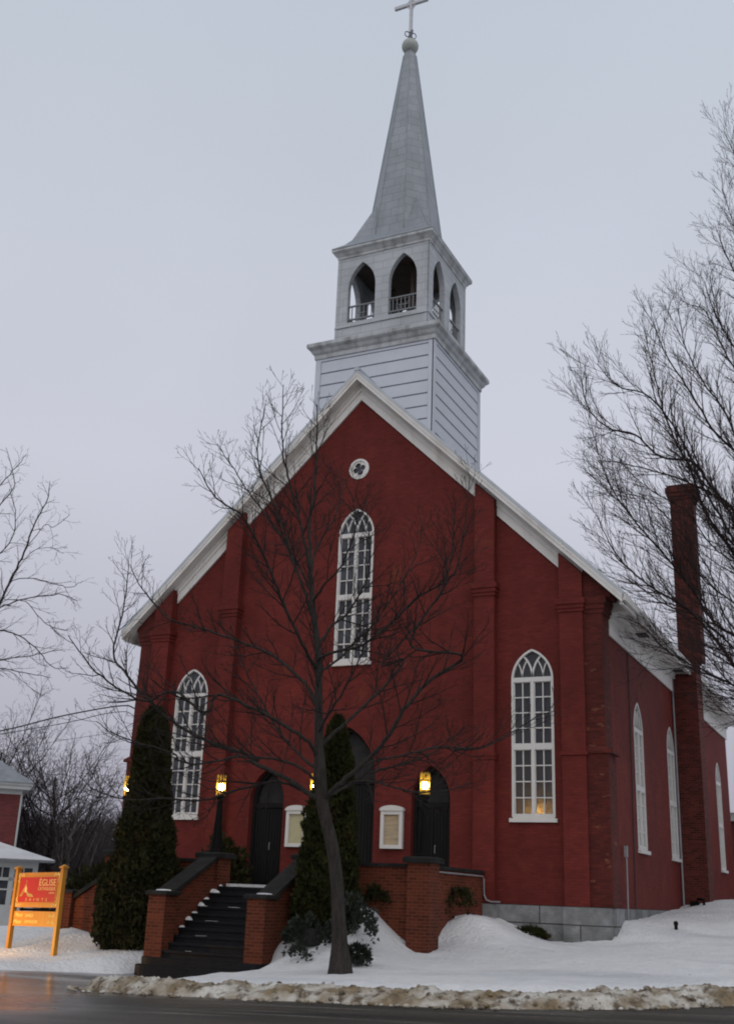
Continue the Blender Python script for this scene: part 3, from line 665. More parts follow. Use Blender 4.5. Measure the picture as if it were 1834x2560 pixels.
for x in (-1.31, 1.36):
    po = pillar(x, -6.67, .235, .2, 2.10, .30, .10)
sn = MB(); sn.loft([[(-1.31+k*math.cos(t*PI/5), -6.67+k*.8*math.sin(t*PI/5), z) for t in range(10)] for k, z in ((.2,2.199),(.17,2.22),(.05,2.23))]); tp(sn, 'snow_cap', m_snow)
sn = MB(); sn.loft([[(1.42+k*math.cos(t*PI/5), -6.67+k*.8*math.sin(t*PI/5), z) for t in range(10)] for k, z in ((.2,2.199),(.17,2.22),(.05,2.23))]); tp(sn, 'snow_cap', m_snow)
for x in (-1.34, 1.39):
    c = MB(); c.loft([[(xx, -6.43, .2), (xx, -4.73, .2), (xx, -4.73, 2.95), (xx, -4.95, 2.90), (xx, -6.43, 2.06)] for xx in (x-.17, x+.17)])
    tp(c, 'cheek_wall', m_terr)
    c = MB(); c.loft([[(xx, -6.60, 2.08), (xx, -4.74, 2.98), (xx, -4.74, 3.08), (xx, -6.60, 2.18)] for xx in (x-.245, x+.245)]); tp(c, 'coping', m_cope)
nst = 10; rise = (2.352-.76)/nst; tr_ = (6.86-4.45)/nst
for k in range(nst):
    zt = .76+rise*(k+1); y0 = -6.86+tr_*k
    s_ = MB(); s_.box(-1.16, 1.21, y0+.02, y0+tr_+.12, .3 if k == 0 else zt-rise-.1, zt-.055); s_.box(-1.165, 1.215, y0-.02, y0+tr_+.10, zt-.053, zt); tp(s_, 'step', m_step)
for x1, x2, y0, zt in ((-1.62, 1.66, -7.2, .76), (-1.55, 1.75, -7.52, .61)):
    s_ = MB(); r = .5
    pl = [(x1, -6.4), (x1, y0+r)] + [(x1+r-r*math.cos(i*PI/12), y0+r-r*math.sin(i*PI/12)) for i in range(1, 6)] + [(x1+r, y0), (x2-r, y0)] + [(x2-r+r*math.sin(i*PI/12), y0+r-r*math.cos(i*PI/12)) for i in range(1, 6)] + [(x2, y0+r), (x2, -6.4)]
    s_.loft([[(x, y, z) for x, y in pl] for z in (.2, zt)]); tp(s_, 'step', m_step)
random.seed(4)
sn = MB()      # crusts of snow left where the steps meet the left-hand wall
for k in range(3, 10):
    zt = .76+rise*(k+1); y0 = -6.86+tr_*k; n = 12; a0 = random.uniform(.08, .22); hh = random.uniform(.05, .11)
    if k % 2 == 1: a0 *= .6; hh *= .7
    sn = MB(); sn.loft([[(-1.165+a0*q*(max(math.cos(t*2*PI/n), -.02))*random.uniform(.8, 1.1)+.0, y0+.13+.12*q*math.sin(t*2*PI/n), zt+hh*hz) for t in range(n)] for q, hz in ((1, .005), (.8, .5), (.35, .95), (.05, 1.))]); tp(sn, 'snow_crust', m_snow)
for k in range(0, 10):
    zt = .76+rise*(k+1); y0 = -6.86+tr_*k; x = -1.1
    while x < 1.1:
        l = random.uniform(.1, .5)
        if random.random() < .12: sn = MB(); sn.box(x, min(x+l, 1.12), y0+.01, y0+random.uniform(.03, .08), zt+.002, zt+random.uniform(.005, .010)); tp(sn, 'snow_crust', m_snow)
        x += l+random.uniform(.02, .3)
sn = MB(); sn.box(-1.0, .95, -4.46, -4.3, 2.353, 2.42)
tp(sn, 'snow_crust', m_snow)
# side stair on the far left: a sloping wall along the terrace front ending in a low pillar
c = MB(); c.loft([[(-5.65, y, .3), (-4.6, y, .3), (-4.6, y, 2.50), (-5.65, y, 1.86)] for y in (-4.54, -4.28)]); tp(c, 'cheek_wall', m_terr)
c = MB(); c.loft([[(-5.75, y, 1.82), (-4.61, y, 2.51), (-4.61, y, 2.63), (-5.75, y, 1.94)] for y in (-4.62, -4.2)]); tp(c, 'coping', m_cope)
pillar(-5.86, -4.45, .22, .3, 2.03, .29, .1)
for k in range(6):
    s_ = MB(); s_.box(-5.9+k*.27, -4.31, -4.27, -2.6, .4, .85+k*.25); tp(s_, 'step', m_step)
tv = MB(); tv.box(3.0, 3.1, -4.565, -4.5, 1.9, 1.95)

# ------------------------------------------------------------------ lamp posts
m_amber = bpy.data.materials.new('amber_glass'); m_amber.use_nodes = True
def _amb():
    t = m_amber.node_tree; b = t.nodes['Principled BSDF']; b.inputs['Base Color'].default_value = (.5,.36,.08,1); b.inputs['Roughness'].default_value = .25
    tl = t.nodes.new('ShaderNodeBsdfTranslucent'); tl.inputs[0].default_value = (.55,.44,.17,1)
    mxs = t.nodes.new('ShaderNodeMixShader'); mxs.inputs[0].default_value = .8
    o = t.nodes['Material Output']; t.links.new(b.outputs[0], mxs.inputs[1]); t.links.new(tl.outputs[0], mxs.inputs[2]); t.links.new(mxs.outputs[0], o.inputs[0])
_amb()
LAMPS = [(-1.38, 'black lamp post glowing on the pillar left of the front steps'),
         (1.38, 'lit black lamp post half hidden behind the bare tree trunk'),
         (4.33, 'lit lamp post on the large pillar in front of the right door'),
         (-4.33, 'lit lamp post mostly hidden behind the tall left cedar')]
def make_lamp():
    t = thing('lamp_post', (0,0,0), '', 'lamp', 'lit lamp posts on the terrace pillars')
    p = MB(); p.lathe([(.19,0),(.19,.05),(.17,.07),(.165,.11)] + [(.15-.085*(i/8)**.8, .11+1.12*i/8) for i in range(9)] + [(.085,1.25),(.06,1.27),(.055,1.31)], 0, 0, 14)
    p.build('post', m_iron, t, smooth=False)
    b = MB(); b.lathe([(.06,1.30),(.11,1.34),(.125,1.37),(.125,1.40),(.115,1.405)], 0, 0, 16); b.build('lantern_base', m_iron, t)
    g = MB()
    for k in range(9):
        a = k*2*PI/9+.2; c, s_ = math.cos(a), math.sin(a); x, y = .108*c, .108*s_
        g.tube([(x, y, 1.41), (x, y, 1.93)], .013, 6)
    g.build('lantern_bars', m_amber, t)
    for z in (1.405, 1.50):
        r = MB(); r.loft([[(q*math.cos(i*2*PI/20), q*math.sin(i*2*PI/20), zz) for q, zz in ((.10,z),(.118,z),(.118,z+.014),(.10,z+.014))] for i in range(21)], caps=False)
        r.build('lantern_ring', m_brass, t)
    q = MB(); q.sphere((0,0,1.62), .085, 16, 10); q.build('bulb', m_bulb, t, smooth=True)
    s_ = MB(); s_.lathe([(.03,1.40),(.03,1.53),(.045,1.545)], 0, 0, 8); s_.build('bulb_holder', m_brass, t)
    return t
def dup(o, parent=None):
    c = o.copy(); COL.objects.link(c)
    if parent: c.parent = parent
    for ch in list(o.children): dup(ch, c)
    return c
lp0 = make_lamp()
for i, (x, lab) in enumerate(LAMPS):
    o = lp0 if i == 0 else dup(lp0)
    o.location = (x, -4.45, 3.162); o['label'] = lab
# ------------------------------------------------------------------ notice boards on the front wall
def notice(x, lab, pm):
    t = thing('notice_board', (x, 0, 3.53), lab, 'notice board')
    T = lambda u, w, z: (u, -w, z)
    f = MB(); hw, H = .335, 1.02
    def rect(u0, u1, z0, z1, d0, d1): f.prism([(u0,z0),(u1,z0),(u1,z1),(u0,z1)], d0, d1, T)
    rect(-hw, -hw+.10, 0, H, .002, .12); rect(hw-.10, hw, 0, H, .002, .12); rect(-hw+.10, hw-.10, 0, .10, .002, .118); rect(-hw+.10, hw-.10, H-.10, H, .002, .118)
    f.prism([(-hw-.03, H), (hw+.03, H), (hw+.03, H+.03)] + [((hw+.03)*math.cos(i*PI/10), H+.03+.12*math.sin(i*PI/10)) for i in range(1, 10)] + [(-hw-.03, H+.03)], .002, .15, T)
    f.build('frame', m_winw, t)
    p = MB(); p.prism([(-hw+.10,.10),(hw-.10,.10),(hw-.10,H-.10),(-hw+.10,H-.10)], .004, .05, T); p.build('paper', pm, t)
notice(-1.52, 'white framed notice board with plain cream paper, beside the left door', m_paper)
notice(1.52, 'white framed notice board with brown lined paper, beside the right door', m_paper2)

# ================================================================== SIGN
sg = thing('church_sign', (-4.06,-6.99,.58), 'wooden sign on two orange posts with red painted panel, lit from below', 'sign')
SRZ = math.atan2(-.50, 1.72)
sg.rotation_euler = (R_(-1.0), R_(-1.4), SRZ)
SWID = 2.0
def post(x):
    p = MB(); p.box(x-.054, x+.054, -.054, .054, -.5, 2.04); po = p.build('post', m_wood, sg)
    c = MB(); c.box(x-.085, x+.085, -.085, .085, 2.041, 2.08); c.loft([[(x-k,-k,z),(x+k,-k,z),(x+k,k,z),(x-k,k,z)] for k, z in ((.07,2.08),(.01,2.13))]); c.build('cap', m_wood, po)
post(0); post(-SWID)
X0, X1 = -SWID+.075, -.075; cx = (X0+X1)/2
b = MB(); b.box(X0, X1, -.02, .03, 1.28, 2.10); bo = b.build('board', m_wood, sg); bo.location.z = -.15
def panel(name, x0, x1, z0, z1, y0, y1, mat): q = MB(); q.box(x0, x1, y0, y1, z0, z1); return q.build(name, mat, bo)
panel('red_panel', X0+.12, X1-.12, 1.40, 1.99, -.026, -.0201, m_signred)
rim = MB()
for x0, x1, z0, z1 in ((X0+.1, X0+.12, 1.38, 2.01), (X1-.12, X1-.1, 1.38, 2.01), (X0+.12, X1-.12, 1.38, 1.40), (X0+.12, X1-.12, 1.99, 2.01)): rim.box(x0, x1, -.034, -.0201, z0, z1)
rim.build('border', m_wood, bo)
random.seed(11)
for sx_, sz_ in ((0,0),(1,0),(0,1),(1,1)):
    gd = MB()
    for q in range(2):
        for i in range(9):
            d = .02+.028*i+random.uniform(-.008, .008)
            if q == 0: x = d; z = .045+.025*math.sin(i*1.7)
            else: x = .045+.025*math.sin(i*1.7); z = d
            if q == 1: z *= .9
            px = X0+.01+x if sx_ == 0 else X1-.01-x; pz = 1.29+z if sz_ == 0 else 2.09-z
            rr2 = random.uniform(.011, .021)
            gd.loft([[(px+rr2*k*math.cos(t*PI/4), y, pz+rr2*k*math.sin(t*PI/4)) for t in range(8)] for k, y in ((1,-.0201),(.9,-.03),(.4,-.036))])
    gd.build('scroll_ornament', m_gold, bo)
lg = MB()
def poly(pts, d=.006, y=-.0262): lg.loft([[(X0+.12+u, y, 1.40+z) for u, z in pts], [(X0+.12+u, y-d, 1.40+z) for u, z in pts]])
poly([(.05,.14),(.16,.22),(.27,.36),(.30,.36),(.22,.24),(.14,.14)])
poly([(.33,.28),(.40,.22),(.52,.20),(.60,.185),(.66,.13),(.60,.12),(.42,.13),(.34,.20)])
lo_ = lg.build('church_emblem', m_olive, bo)
lg = MB()
poly([(.288,.34),(.300,.34),(.297,.52),(.291,.52)], .005, -.0264); poly([(.25,.23),(.26,.33),(.30,.40),(.34,.33),(.35,.23)], .008, -.0264); poly([(.06,.15),(.045,.135),(.255,.36),(.27,.355)], .012, -.0264); poly([(.24,.33),(.235,.34),(.29,.43),(.30,.42)], .012, -.0264)
lg.build('spire_emblem', m_gold, bo)
def text(s, size, x, z, mat, parent, y=-.027, ext=.004, align='LEFT', shear=0., sx=1.):
    cu = bpy.data.curves.new('lettering', 'FONT'); cu.body = s; cu.size = size; cu.extrude = ext; cu.align_x = align; cu.shear = shear; cu.space_character = 1.05
    o = bpy.data.objects.new('lettering', cu); COL.objects.link(o)
    dg = bpy.context.evaluated_depsgraph_get(); me = bpy.data.meshes.new_from_object(o.evaluated_get(dg)); bpy.data.objects.remove(o); bpy.data.curves.remove(cu)
    me.name = 'lettering'; me.materials.clear(); me.materials.append(mat)
    q = bpy.data.objects.new('lettering', me); COL.objects.link(q); q.parent = parent
    q.matrix_local = Matrix.Translation((x, y, z)) @ Matrix.Rotation(PI/2, 4, 'X') @ Matrix.Diagonal((sx, 1, 1, 1)); return q
text('ÉGLISE', .215, X1-.15, 1.79, m_gold, bo, align='RIGHT', sx=1.12)
text('CATHOLIQUE', .115, X1-.15, 1.68, m_gold, bo, align='RIGHT', sx=1.0)
text('romaine', .07, X1-.17, 1.60, m_gold, bo, align='RIGHT')
text('S · A · I · N · T · S', .105, cx, 1.425, m_gold, bo, align='CENTER', sx=1.15)
l = MB(); l.box(X0, X1, -.02, .03, .84, 1.19); lw = l.build('schedule_board', m_wood, sg); lw.location.z = -.15
text('Messe', .135, X0+.05, 1.06, m_creampaint, lw, shear=.35, y=-.023)
text('Messe', .135, X0+.03, .90, m_creampaint, lw, shear=.35, y=-.023)
text('SAMEDI', .105, X0+.53, 1.055, m_creampaint, lw, y=-.023)
text('DIMANCHE', .105, X0+.53, .91, m_creampaint, lw, y=-.023)
text('19 h 00', .085, X1-.05, 1.055, m_creampaint, lw, align='RIGHT', y=-.023)
text('10 h 30', .085, X1-.05, .91, m_creampaint, lw, align='RIGHT', y=-.023)
# the ground floodlight that lights the sign, standing in the snow left of the frame
fl = thing('floodlight', (-6.9,-8.5,.60), 'small black ground floodlight aimed at the church sign', 'floodlight')
b = MB(); b.box(-.05,.05,-.05,.05,-.3,.06); b.lathe([(.03,.06),(.08,.08),(.1,.16),(.1,.2)], 0, 0, 12); b.build('housing', m_iron, fl)
ld = bpy.data.lights.new('floodlight_beam', 'SPOT'); ld.energy = 400; ld.color = (1,.52,.10); ld.spot_size = R_(95); ld.spot_blend = .8; ld.shadow_soft_size = .06
lo2 = bpy.data.objects.new('floodlight_beam', ld); COL.objects.link(lo2); lo2.parent = fl; lo2.location = (0,0,.30)
tgt = Vector((-4.6,-6.7,1.7))-Vector((-6.9,-8.5,.90)); lo2.rotation_euler = tgt.to_track_quat('-Z', 'Y').to_euler()

# ================================================================== NEIGHBOURING HOUSES
HRZ = R_(46)
hs = thing('brick_house', (-23.15,12.1,.4), 'red brick house with grey hip roof and white glazed porch', 'house', None, HRZ)
w = MB(); w.box(-12, 0, 0, 9, -.5, 5.95); w.build('wall', m_house, hs)
w = MB(); w.box(-12.06, .06, -.06, 9.06, 5.80, 6.02); w.box(-12.35, .38, -.38, 9.35, 6.02, 6.2); w.box(-12.42, .45, -.45, 9.42, 6.2, 6.32); w.build('eaves', m_housew, hs)
w = MB(); w.loft([[(-12.5,-.52,6.32),(.52,-.52,6.32),(.52,9.5,6.32),(-12.5,9.5,6.32)], [(-7.5,4.0,9.7),(-4.5,4.0,9.7),(-4.5,4.6,9.7),(-7.5,4.6,9.7)]]); w.build('roof', m_slate, hs)
pw = MB(); PX = 1.0; PY0 = -2.6
pw.box(-9, PX, PY0, -.01, -.5, .95)
for x in (PX-.12, PX-1.1, PX-2.0, PX-2.9, PX-3.8, PX-4.7): pw.box(x-.10, x+.12, PY0, PY0+.12, .95, 2.75)
for y in (PY0+.1, -1.3, -.1): pw.box(PX-.12, PX, y-.06, y+.06, .95, 2.75)
pw.box(-9, PX, PY0, PY0+.119, 1.95, 2.08); pw.box(PX-.119, PX, PY0, -.01, 1.95, 2.08); pw.box(-9, PX, PY0-.02, -.01, 2.5, 2.8)
for k in range(6): pw.box(PX-.62-.9*k, PX-.57-.9*k, PY0+.02, PY0+.1, 2.08, 2.5); pw.box(PX-1.0-.9*k, PX-.2-.9*k, PY0+.02, PY0+.1, 1.55, 1.62)
po = pw.build('porch', m_housew, hs)
g = MB(); g.box(-9, PX-.06, PY0+.06, PY0+.07, .9, 2.6); g.box(PX-.07, PX-.06, PY0+.07, 0, .9, 2.6); g.build('window_glass', m_glass, po)
r = MB(); r.loft([[(-9.4,PY0-.55,2.80),(PX+.62,PY0-.55,2.80),(PX+.62,-.02,2.80),(-9.4,-.02,2.80)], [(-9.4,PY0-.55,2.88),(PX+.62,PY0-.55,2.88),(PX+.62,-.02,2.88),(-9.4,-.02,2.88)], [(-9.4,-.3,4.0),(-2.2,-.3,3.95),(-2.0,-.02,4.0),(-9.4,-.02,4.02)]]); r.build('porch_roof', m_snow, po)
r = MB(); r.box(-9.42, PX+.64, PY0-.57, PY0-.5, 2.76, 2.85); r.box(PX+.56, PX+.64, PY0-.5, -.02, 2.76, 2.85); r.build('gutter', m_rail, po)
d = MB(); d.tube([(.05,-.05,5.8),(.05,-.05,2.9)], .05, 6); d.build('downspout', m_housew, hs)
an = thing('brick_annex', (8.9,27,1.2), 'low red brick annex with white eaves behind the church', 'annex')
w = MB(); w.box(-1.9, 9, -1.2, 10, -1, 5.0); w.build('wall', m_house, an)
w = MB(); w.box(-2.0, 9.3, -1.5, 10.3, 5.0, 5.35); w.build('eaves', m_housew, an)
w = MB(); w.loft([[(-2.1,-1.6,5.352),(9.4,-1.6,5.352),(9.4,10.4,5.352),(-2.1,10.4,5.352)], [(1.5,3.5,6.2),(6,3.5,6.2),(6,5.5,6.2),(1.5,5.5,6.2)]]); w.build('roof', m_snow, an)
w = MB(); w.box(-2.02,-1.9,-1.35,-1.2,5.4,6.1); w.build('vent_pipe', m_housew, an)
bn = thing('garden_bench', (-15.2,5.0,.55), 'small dark bench standing in snow between porch and terrace', 'bench', None, R_(30))
b = MB()
for k in range(3): b.box(-.65,.65,-.22+k*.15,-.10+k*.15,.42,.46)
b.build('seat', m_iron, bn); b = MB()
for z in (.6,.74,.88): b.box(-.65,.65,.26,.29,z,z+.09)
b.build('backrest', m_iron, bn)
for x in (-.55,.55):
    for y in (-.2,.26): b = MB(); b.box(x-.03,x+.03,y-.03,y+.03,-.3,.42 if y < 0 else .95); b.build('leg', m_iron, bn)
# ------------------------------------------------------------------ overhead wires to the church
def wp(*sz): return [(-7.88-.94*s_, .3-.342*s_, z) for s_, z in sz]
WIRES = [('thick twisted black service wire reaching the church wall', wp((0,7.74),(.2,7.84),(.45,7.90),(1.2,7.80),(2.74,7.47),(4.62,6.97),(8,6.35),(13,6.1),(20,6.6)), .024),
         ('thinner black wire sagging just below the twisted service wire', wp((0,7.46),(.25,7.64),(.5,7.70),(1.2,7.6),(2.31,7.31),(4.6,6.86),(8,6.2),(13,6.0),(20,6.5)), .013),
         ('faint thin wire running lowest behind the left cedar', [(-7.6,.3,7.12)]+wp((.3,7.08),(1.2,6.93),(2.24,6.76),(4.52,6.34),(8,5.85),(13,5.6),(20,6.0)), .007)]
for lab, pts, r in WIRES:
    m_ = MB(); m_.tube([tuple(p) for p in catmull(pts, 6)], r, 5); o = m_.build('power_line', m_cable, None); tag(o, lab, 'wire', 'wires running to the church')
# ================================================================== TREES
random.seed(7)
class Tubes:
    def __init__(s): s.v = []; s.f = []; s.n = 0
    def chain(s, P, R, k):
        P = np.asarray(P); n = len(P)
        T = np.gradient(P, axis=0); T /= np.linalg.norm(T, axis=1)[:, None]+1e-9
        ref = np.array([.3, .2, .93]) if abs(T[0, 2]) < .85 else np.array([.93, .3, .2])
        A = np.cross(T, ref); A /= np.linalg.norm(A, axis=1)[:, None]+1e-9; B = np.cross(T, A)
        a = np.arange(k)*2*PI/k
        V = P[:, None] + (A[:, None]*np.cos(a)[None, :, None] + B[:, None]*np.sin(a)[None, :, None])*np.asarray(R)[:, None, None]
        i = np.arange(n-1)[:, None]*k + np.arange(k)[None]; j = np.arange(n-1)[:, None]*k + (np.arange(k)[None]+1) % k
        s.f.append((np.stack([i, j, j+k, i+k], -1).reshape(-1, 4)+s.n)); s.v.append(V.reshape(-1, 3)); s.n += n*k
    def build(s, name, mat, parent, loc, smooth=True):
        V = np.concatenate(s.v)-np.array(loc); F = np.concatenate(s.f)
        me = bpy.data.meshes.new(name); me.vertices.add(len(V)); me.vertices.foreach_set('co', V.astype(np.float32).ravel())
        me.loops.add(F.size); me.loops.foreach_set('vertex_index', F.astype(np.int32).ravel())
        me.polygons.add(len(F)); me.polygons.foreach_set('loop_start', np.arange(0, F.size, 4, dtype=np.int32)); me.polygons.foreach_set('loop_total', np.full(len(F), 4, np.int32))
        me.update(calc_edges=True); me.validate()
        if smooth: me.polygons.foreach_set('use_smooth', [True]*len(F))
        me.materials.append(mat); o = bpy.data.objects.new(name, me); COL.objects.link(o); o.parent = parent; return o
rng = np.random.default_rng(5)
def unit(v): return v/(np.linalg.norm(v)+1e-9)
def spawn(tb, P, R, lev, cfg):
    """grow side shoots along the polyline P (radii R)"""
    seg = np.linalg.norm(np.diff(P, axis=0), axis=1); L = np.r_[0, np.cumsum(seg)]; tot = L[-1]
    sp, lmin, lmax, ang, up = cfg['sp'][lev], cfg['lmin'][lev], cfg['lmax'][lev], cfg['ang'], cfg['up']
    s_ = tot*cfg['start'][lev] + rng.random()*sp
    side = rng.random()*6.28
    while s_ < tot:
        i = min(np.searchsorted(L, s_)-1, len(P)-2); i = max(i, 0)
        t = (s_-L[i])/(seg[i]+1e-9); p = P[i]*(1-t)+P[i+1]*t; r = R[i]*(1-t)+R[i+1]*t
        T = unit(P[i+1]-P[i]); A = unit(np.cross(T, rng.normal(size=3))); side += 2.4+rng.normal()*.5
        A = unit(np.cross(T, np.array([.1, .2, 1.]))); B = np.cross(T, A); nrm = A*math.cos(side)+B*math.sin(side)
        an = ang*(.7+.6*rng.random()); d = unit(T*math.cos(an)+nrm*math.sin(an))
        frac = s_/tot
        ln = (lmin+(lmax-lmin)*rng.random())*(1.-cfg.get('tp', .6)*frac)
        n = cfg['n'][lev]; pts = [p]; dd = d
        for q in range(n):
            dd = unit(dd + rng.normal(size=3)*cfg['wob'] + np.array([0, 0, up])*(1./n)); pts.append(pts[-1]+dd*ln/n)
        pts = np.array(pts); r0 = min(r*.62, cfg['rmax'][lev]); r1 = max(cfg['rtip'], r0*.35)
        rad = np.linspace(r0, r1, n+1); tb.chain(pts, rad, cfg['k'][lev])
        if lev+1 < len(cfg['sp']): spawn(tb, pts, rad, lev+1, cfg)
        s_ += sp*(.6+.8*rng.random())
def smooth_limb(pts, r0, r1, n=5, wob=.0):
    P = np.array([tuple(p) for p in catmull(pts, n)]); t = np.linspace(0, 1, len(P)); R = r0*(1-t)**.8+r1*(t); R = np.maximum(R, r1)
    if wob: P[1:-1] += rng.normal(size=(len(P)-2, 3))*wob
    return P, R
